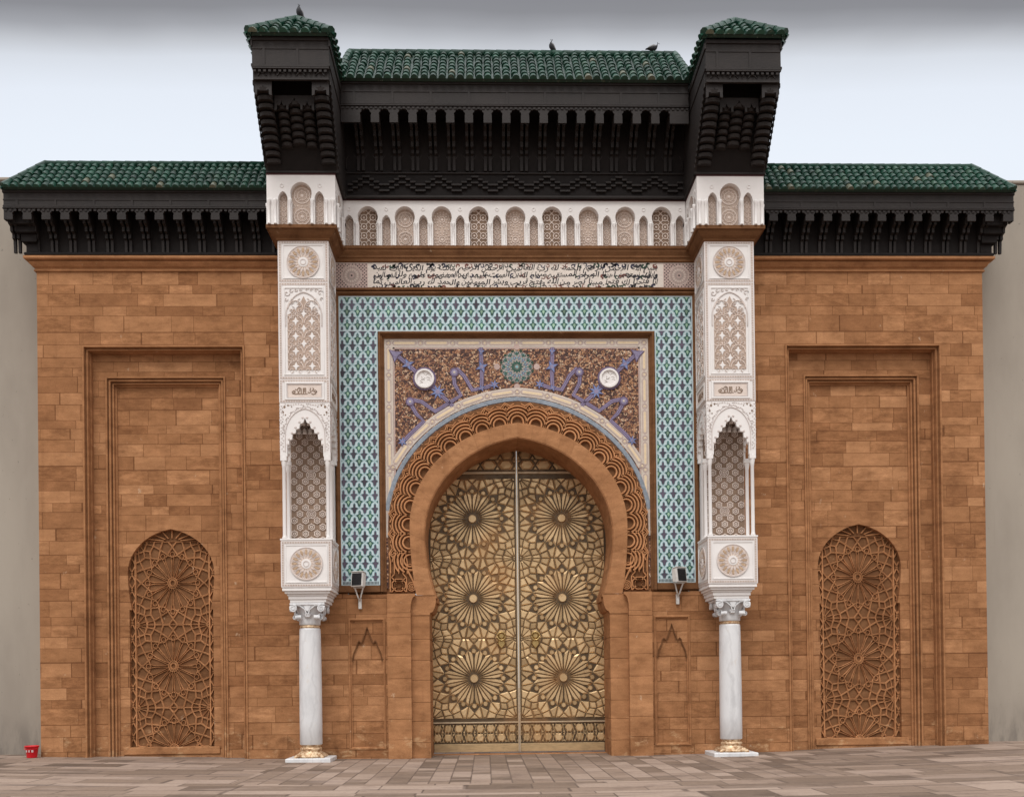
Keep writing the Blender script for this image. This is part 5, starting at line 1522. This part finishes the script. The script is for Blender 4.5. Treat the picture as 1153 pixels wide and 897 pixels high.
# tower canopies
def build_canopy():
    c = MB(); HW = .80; TC = 0.0
    ZB, ZT, YB, YT = 13.015, 15.22, -1.31, -2.60
    # flank boards
    prof = [(.0, ZB), (YB, ZB), (YB-.03, 13.10), (-1.72, 13.62), (-2.10, 14.0), (-2.42, 14.30), (-2.52, 14.36), (-2.53, 14.58), (YT+.07, 14.66), (YT+.07, 15.16), (.0, 15.16)]
    for sg in (-1, 1):
        tri_plate_profile(c, prof, sg*(HW-.07), sg*HW)
        c.box(*sorted((sg*(HW-.01), sg*(HW+.025))), YT-.025, -.2, 15.02, 15.16, .008); c.box(*sorted((sg*(HW-.01), sg*(HW+.02))), YT-.02, -.2, 14.60, 14.66, .008)
        for t in range(14):      # carved edge along the sloping flank
            f = t/13; y = YB-.05+(-2.40-YB)*f; z = 13.12+(14.28-13.12)*f**1.05
            c.box(*sorted((sg*(HW-.005), sg*(HW+.016))), y-.05, y+.05, z, z+.10, .008)
    c.box(-HW+.071, HW-.071, YT+.061, -.4, 15.0, 15.155)
    fascia_detail(c, -HW, HW, 14.60, 15.20, YT, .70)
    # carved band below the fascia
    c.mat = 0; c.box(-HW+.02, HW-.02, YT+.05, YT+.10, 14.36, 14.60)
    for cx in (-.6, -.2, .2, .6): c.ribbon([(cx-.09, 14.44), (cx-.05, 14.49), (cx, 14.50), (cx+.05, 14.49), (cx+.09, 14.44)], .025, YT+.05, .02)
    c.box(-HW+.02, HW-.02, YT+.03, YT+.06, 14.35, 14.385, .005)
    # sloping back board
    c.mat = 1
    v = [c.p(-HW+.05, YB-.0, ZB), c.p(HW-.05, YB-.0, ZB), c.p(HW-.05, -1.95, 14.25), c.p(-HW+.05, -1.95, 14.25)]; c.fc(*v)
    v = [c.p(-HW+.05, -1.95, 14.25), c.p(HW-.05, -1.95, 14.25), c.p(HW-.05, -1.95, 15.0), c.p(-HW+.05, -1.95, 15.0)]; c.fc(*v)
    c.mat = 0; c.box(-HW, HW, YB-.025, YB+.1, ZB, ZB+.05, .008)
    can = c.build('tower_canopy', [M['wood'], M['wood2']], gate)
    # hanging honeycomb columns
    def tiers(name, cx, w, n_, y0, z0, y1, z1):
        m = MB()
        for t in range(n_):
            f = t/(n_-1); y = y0+(y1-y0)*f; z = z0+(z1-z0)*f; hh = (z1-z0)/(n_-1)
            for j, (dx, ww) in enumerate(((0, w),)):
                pts = [(cx+dx-ww/2, y+.16)]+[(cx+dx+ww/2*cos(pi-a), y-.10*sin(a)) for a in [pi*i/8 for i in range(9)]]+[(cx+dx+ww/2, y+.16)]
                A = [m.p(px, py, z) for px, py in pts]; Bq = [m.p(px, py-(.02), z+hh*.62) for px, py in pts]
                for i in range(len(pts)-1): m.fc(A[i], A[i+1], Bq[i+1], Bq[i])
                m.fc(*A); m.fc(*Bq)
        m.build(name, M['wood'], can)
    tiers('honeycomb_column', -.60, .32, 10, -1.42, 13.16, -2.40, 14.16)
    tiers('honeycomb_column', .60, .32, 10, -1.42, 13.16, -2.40, 14.16)
    tiers('honeycomb_column', -.27, .24, 6, -1.58, 13.44, -2.05, 13.98); tiers('honeycomb_column', .27, .24, 6, -1.58, 13.44, -2.05, 13.98)
    tiers('honeycomb_column', 0, .28, 6, -1.62, 13.48, -2.10, 14.04)
    # hoods with pointed cuts
    h = MB()
    def pt(cx, w, zt, zb): return [(cx+w, zb), (cx+w*.95, zb+.10), (cx+w*.5, zt-.10), (cx+w*.18, zt-.06), (cx, zt), (cx-w*.18, zt-.06), (cx-w*.5, zt-.10), (cx-w*.95, zb+.10), (cx-w, zb)]
    for sg in (-1, 1):
        x0, x1 = sorted((sg*.42, sg*.775)); cx = sg*.60
        h.plate([(x0, 14.06)]+pt(cx, .125, 14.27, 14.08)[::-1]+[(x1, 14.06), (x1, 14.355), (x0, 14.355)], [], -2.50, -2.44)
    h.plate([(-.42, 13.90)]+pt(-.27, .10, 14.10, 13.92)[::-1]+pt(0, .13, 14.17, 13.92)[::-1]+pt(.27, .10, 14.10, 13.92)[::-1]+[(.42, 13.90), (.42, 14.22), (-.42, 14.22)], [], -2.22, -2.17)
    h.build('pointed_hood', M['wood'], can)
    return can
canopy = build_canopy(); canopy.location = (-4.745, 0, 0)
canopy2 = dup(canopy, gate, (4.775, 0, 0))
# side walls of the upper tower behind the canopies
tw = MB(); tw.mat = 0
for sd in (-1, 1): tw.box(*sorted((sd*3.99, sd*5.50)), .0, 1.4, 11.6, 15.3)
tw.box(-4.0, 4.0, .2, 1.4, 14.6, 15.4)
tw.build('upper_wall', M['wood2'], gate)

# ---- glazed roofs
def tile_col(mb, O, u, w, n, s0, s1, rad, tl_):
    """one file of barrel tiles from slope position s0 up to s1"""
    k = max(1, round((s1-s0)/tl_)); L = (s1-s0)/k
    for i in range(k):
        a, b = s0+i*L, s0+(i+1)*L+.03
        mb.tint = min(.95, max(0, random.gauss(.5, .26))) if random.random() > .025 else 1.0
        jx = random.gauss(0, .007)
        rings = []
        for s_, rr, lift in ((a, rad, .016), (b, rad*.84, .0)):
            C = O+w*s_+n*lift+u*jx
            rings.append([C+u*(rr*cos(pi*q/6))+n*(rr*1.0*sin(pi*q/6)) for q in range(7)])
        A = [mb.p(*q) for q in rings[0]]; Bq = [mb.p(*q) for q in rings[1]]
        mb.smooth = True
        for q in range(6): mb.fc(A[q], A[q+1], Bq[q+1], Bq[q])
        mb.smooth = False; mb.fc(*A)
def slope(mb, P0, P1, up, pitch, hipl=0., hipr=0., rad=.074, tl_=.21):
    """tiled slope from eave line P0-P1; up = vector eave->ridge; hip runs shorten it at the ends"""
    P0, P1, up = Vector(P0), Vector(P1), Vector(up)
    u = (P1-P0); L = u.length; u.normalize(); Sx = up.length; w = up.normalized(); n = u.cross(w).normalized()
    if n.z < 0: n = -n
    mb.tint = .05
    q = [P0, P1, P1-u*hipr+up, P0+u*hipl+up]
    mb.fc(*[mb.p(*(v+n*.004)) for v in q]); mb.fc(*[mb.p(*(v-n*.06)) for v in q])
    for i in range(4):
        a, b = q[i], q[(i+1) % 4]; mb.fc(*[mb.p(*v) for v in (a+n*.004, b+n*.004, b-n*.06, a-n*.06)])
    N = int(round(L/pitch)); pp = L/N
    for i in range(N):
        x = (i+.5)*pp; f = 1.
        if hipl > 0: f = min(f, x/hipl)
        if hipr > 0: f = min(f, (L-x)/hipr)
        if f*Sx > .1: tile_col(mb, P0+u*x, u, w, n, -.05, f*Sx-.01, rad, tl_)
def ridge(mb, A, B_, rad=.085, tl_=.26):
    A, B_ = Vector(A), Vector(B_); d = (B_-A); L = d.length; d.normalize()
    s_ = d.cross(Vector((0, 0, 1))).normalized(); n = s_.cross(d)
    if n.z < 0: n = -n
    k = max(1, int(L/tl_))
    for i in range(k):
        a, b = L*i/k, L*(i+1)/k+.03; mb.tint = min(1, max(0, random.gauss(.45, .2)))
        A0_ = [mb.p(*(A+d*a+s_*(rad*cos(q*pi/4))+n*(rad*sin(q*pi/4)))) for q in range(8)]
        B0_ = [mb.p(*(A+d*b+s_*(rad*.9*cos(q*pi/4))+n*(rad*.9*sin(q*pi/4)))) for q in range(8)]
        mb.smooth = True
        for q in range(8): mb.fc(A0_[q], A0_[(q+1) % 8], B0_[(q+1) % 8], B0_[q])
        mb.smooth = False; mb.fc(*A0_); mb.fc(*B0_)
random.seed(99)
for sd in (-1, 1):
    r = MB(); ZE, ZR = 12.99, 13.90; YE, YR = -.70, .12; XE = 11.57; run = YR-YE; hr = .62
    a, b = (5.4, XE) if sd > 0 else (-XE, -5.4)
    slope(r, (a, YE, ZE), (b, YE, ZE), (0, run, ZR-ZE), .17, 0 if sd > 0 else hr, hr if sd > 0 else 0)
    slope(r, (a, YR+run, ZE), (b, YR+run, ZE), (0, -run, ZR-ZE), .17, 0 if sd > 0 else hr, hr if sd > 0 else 0)
    slope(r, (sd*XE, YE, ZE), (sd*XE, YR+run, ZE), (-sd*hr, 0, ZR-ZE), .17, run, run)
    rf = r.build('wing_roof', M['glaze'], gate, recalc=False)
    k = MB(); ridge(k, (sd*(XE-hr), YR, ZR+.02), (sd*5.4, YR, ZR+.02)); ridge(k, (sd*XE, YE, ZE+.02), (sd*(XE-hr), YR, ZR+.03)); ridge(k, (sd*XE, YR+run, ZE+.02), (sd*(XE-hr), YR, ZR+.03))
    k.build('ridge_cap', M['glaze'], rf, recalc=False)
r = MB(); ZE, ZR = 15.26, 16.60; YE, YR = -1.10, .2; run = YR-YE; hr = .14
slope(r, (-4.0, YE, ZE), (4.0, YE, ZE), (0, run, ZR-ZE), .205, hr, hr, rad=.086, tl_=.23)
slope(r, (-4.0, YR+run, ZE), (4.0, YR+run, ZE), (0, -run, ZR-ZE), .205, hr, hr, rad=.086, tl_=.23)

rf = r.build('main_roof', M['glaze'], gate, recalc=False)
k = MB(); ridge(k, (-4.0+hr, YR, ZR+.02), (4.0-hr, YR, ZR+.02), .095)
for sd in (-1, 1): ridge(k, (sd*4.0, YE, ZE+.02), (sd*(4.0-hr), YR, ZR+.03), .095)
k.build('ridge_cap', M['glaze'], rf, recalc=False)
# small tower roofs: steep front hip running back
r = MB(); HW = .86; ZE, ZA = 15.24, 16.02; YE = -2.72; YA = -1.86
slope(r, (-HW, YE, ZE), (HW, YE, ZE), (0, YA-YE, ZA-ZE), .215, HW, HW, rad=.09, tl_=.25)
slope(r, (HW, YE, ZE), (HW, 1.2, ZE), (-HW, 0, ZA-ZE), .215, YA-YE, 0, rad=.09, tl_=.25)
slope(r, (-HW, YE, ZE), (-HW, 1.2, ZE), (HW, 0, ZA-ZE), .215, YA-YE, 0, rad=.09, tl_=.25)
rf = r.build('tower_roof', M['glaze'], gate, (-4.745, 0, 0), recalc=False)
k = MB(); ridge(k, (-HW, YE, ZE+.03), (0, YA, ZA+.04), .105); ridge(k, (HW, YE, ZE+.03), (0, YA, ZA+.04), .105); ridge(k, (0, YA, ZA+.03), (0, 1.2, ZA+.03), .10)
k.build('ridge_cap', M['glaze'], rf, recalc=False)
dup(rf, gate, (4.785, 0, 0.03))

# ---------------------------------------------------------------- neighbouring walls
for sd, lab in ((-1, 'plain grey rendered wall beyond the left end of the gate, red bucket at its foot'), (1, 'plain grey rendered wall beyond the right end of the gate, dark strip of paving at its foot')):
    b = MB()
    b.box(*sorted((sd*10.9, sd*60)), 1.0, 1.5, GB, 13.95, .02)
    b.mat = 0; b.box(*sorted((sd*10.8, sd*60.05)), .96, 1.54, 13.952, 14.04, .02)
    o = b.build('boundary_wall', M['render']); tag(o, lab, 'wall')

# ---------------------------------------------------------------- small things
def floodlight(x, z, turn, lab):
    root = bpy.data.objects.new('floodlight', None); COL.objects.link(root); root.location = (x, -.05, z)
    tag(root, lab, 'floodlight', 'floodlights on the tile panel sills')
    Rm = Matrix.Translation((0, -.22, .02)) @ Matrix.Rotation(turn, 4, 'Z') @ Matrix.Rotation(radians(-8), 4, 'X')
    h = MB(); h.M = Rm
    h.loft([[(-.14, -.10, -.15), (.14, -.10, -.15), (.14, -.10, .17), (-.14, -.10, .17)], [(-.15, -.06, -.16), (.15, -.06, -.16), (.15, -.06, .18), (-.15, -.06, .18)], [(-.14, .08, -.11), (.14, .08, -.11), (.14, .08, .16), (-.14, .08, .16)], [(-.08, .13, -.06), (.08, .13, -.06), (.08, .13, .12), (-.08, .13, .12)]])
    h.box(-.16, .16, -.12, .05, .18, .20, .006)
    h.mat = 0; h.build('housing', M['lampgrey'], root)
    g_ = MB(); g_.M = Rm; g_.box(-.122, .122, -.108, -.099, -.135, .155, .003)
    for zz in (-.06, .01, .08): g_.box(-.122, .122, -.113, -.108, zz-.004, zz+.004)
    g_.build('glass', M['iron'], root)
    a = MB(); a.tube([(-.10, -.20, -.12), (-.03, -.12, -.36), (0, -.02, -.44)], .018, 8); a.tube([(.10, -.20, -.12), (.03, -.12, -.36), (0, -.02, -.44)], .018, 8)
    a.box(-.035, .035, -.03, .05, -.62, -.38, .006); a.tube([(-.15, -.22, .0), (-.12, -.21, -.14), (.12, -.21, -.14), (.15, -.22, .0)], .014, 8)
    a.build('arm', M['lampgrey'], root)
    return root
floodlight(-3.73, 4.08, radians(-20), 'small floodlight with black glass on the left tile panel sill, beside the left white bay')
floodlight(3.72, 4.12, radians(30), 'small floodlight turned to the right on the right tile panel sill, pale casing showing')

bk = bpy.data.objects.new('bucket', None); COL.objects.link(bk); bk.location = (-11.24, -.22, gz(11.2)-.002)
tag(bk, 'small red plastic bucket with white marks at the foot of the wall', 'bucket')
m = MB(); m.smooth = True
m.lathe(0, 0, [(.105, 0), (.112, .02), (.142, .25), (.158, .255), (.160, .275), (.148, .28), (.138, .262), (.11, .03), (.0, .028)], 24)
m.build('pail', M['redplastic'], bk)
m = MB()
for a0, da in ((-2.15, .16), (-1.62, .10), (-1.10, .16)):
    for s_ in range(2):
        pass
    a1 = a0-da; a2 = a0+da; R0, R1 = .1318, .1365
    idx = []
    for z, rr in ((.135, R0+.0), (.185, R1+.003)):
        idx.append([m.p(rr*cos(a1+(a2-a1)*i/4), rr*sin(a1+(a2-a1)*i/4), z) for i in range(5)])
    for i in range(4): m.fc(idx[0][i], idx[0][i+1], idx[1][i+1], idx[1][i])
m.build('white_marks', M['whitemark'], bk)
m = MB(); m.smooth = True; m.tube([(-.16, 0, .255), (-.15, -.05, .225), (-.09, -.155, .20), (0, -.18, .195), (.09, -.155, .20), (.15, -.05, .225), (.16, 0, .255)], .006, 6); m.build('handle', M['redplastic'], bk)

def pigeon(x, y, z, turn, pitch, lab):
    root = bpy.data.objects.new('pigeon', None); COL.objects.link(root); root.location = (x, y, z); root.rotation_euler = (0, 0, turn)
    tag(root, lab, 'bird', 'birds on the green roofs')
    b = MB(); b.smooth = True
    # spine from tail tip to crown, local x forward
    c, s_ = cos(pitch), sin(pitch)
    def at(a, h): return (a*c-h*s_, 0, .10+a*s_+h*c)
    sp = [(-.20, -.01, .010, .030), (-.14, .0, .018, .034), (-.09, .0, .046, .050), (-.03, .005, .064, .066), (.03, .01, .062, .066), (.075, .03, .046, .052), (.095, .06, .030, .032), (.10, .085, .027, .027), (.105, .105, .029, .028), (.112, .125, .022, .021), (.115, .138, .006, .006)]
    rings = []
    for a, h, rh, rw in sp:
        q = at(a, h); rings.append([(q[0]-rh*sin(t*pi/5)*s_, rw*cos(t*pi/5), q[2]+rh*sin(t*pi/5)*c) for t in range(10)])
    b.loft(rings); b.build('body', M['pigeon'], root)
    w = MB(); w.smooth = True
    for sg in (-1, 1):
        P = [at(.06, .03), at(-.02, .035), at(-.12, .012), at(-.17, .0)]
        w.loft([[(p[0], sg*(.052*k_+.012), p[2]+.03*k_), (p[0], sg*(.064*k_+.012), p[2]), (p[0], sg*(.052*k_+.008), p[2]-.035*k_), (p[0], sg*.02, p[2])] for p, k_ in zip(P, (.7, 1, .7, .2))])
    w.build('wing', M['pigeon2'], root)
    k = MB(); q = at(.128, .112); k.loft([[(q[0], .008*cos(t*pi/3), q[2]+.008*sin(t*pi/3)) for t in range(6)], [(q[0]+.035, .002*cos(t*pi/3), q[2]-.012+.002*sin(t*pi/3)) for t in range(6)]]); k.build('beak', M['beak'], root)
    for sg in (-1, 1):
        l_ = MB(); l_.tube([(0, sg*.025, .06), (.0, sg*.028, .0)], .006, 6); l_.tube([(0, sg*.028, .004), (.035, sg*.032, .002)], .005, 6); l_.build('leg', M['beak'], root)
pigeon(-4.69, -1.80, 16.15, radians(-115), radians(40), 'dark pigeon seen from the front on top of the left tower roof')
pigeon(.92, .2, 16.70, radians(190), radians(48), 'dark upright pigeon standing on the middle of the main roof ridge')
pigeon(3.36, .2, 16.68, radians(5), radians(6), 'dark pigeon stooping near the right end of the main roof ridge')
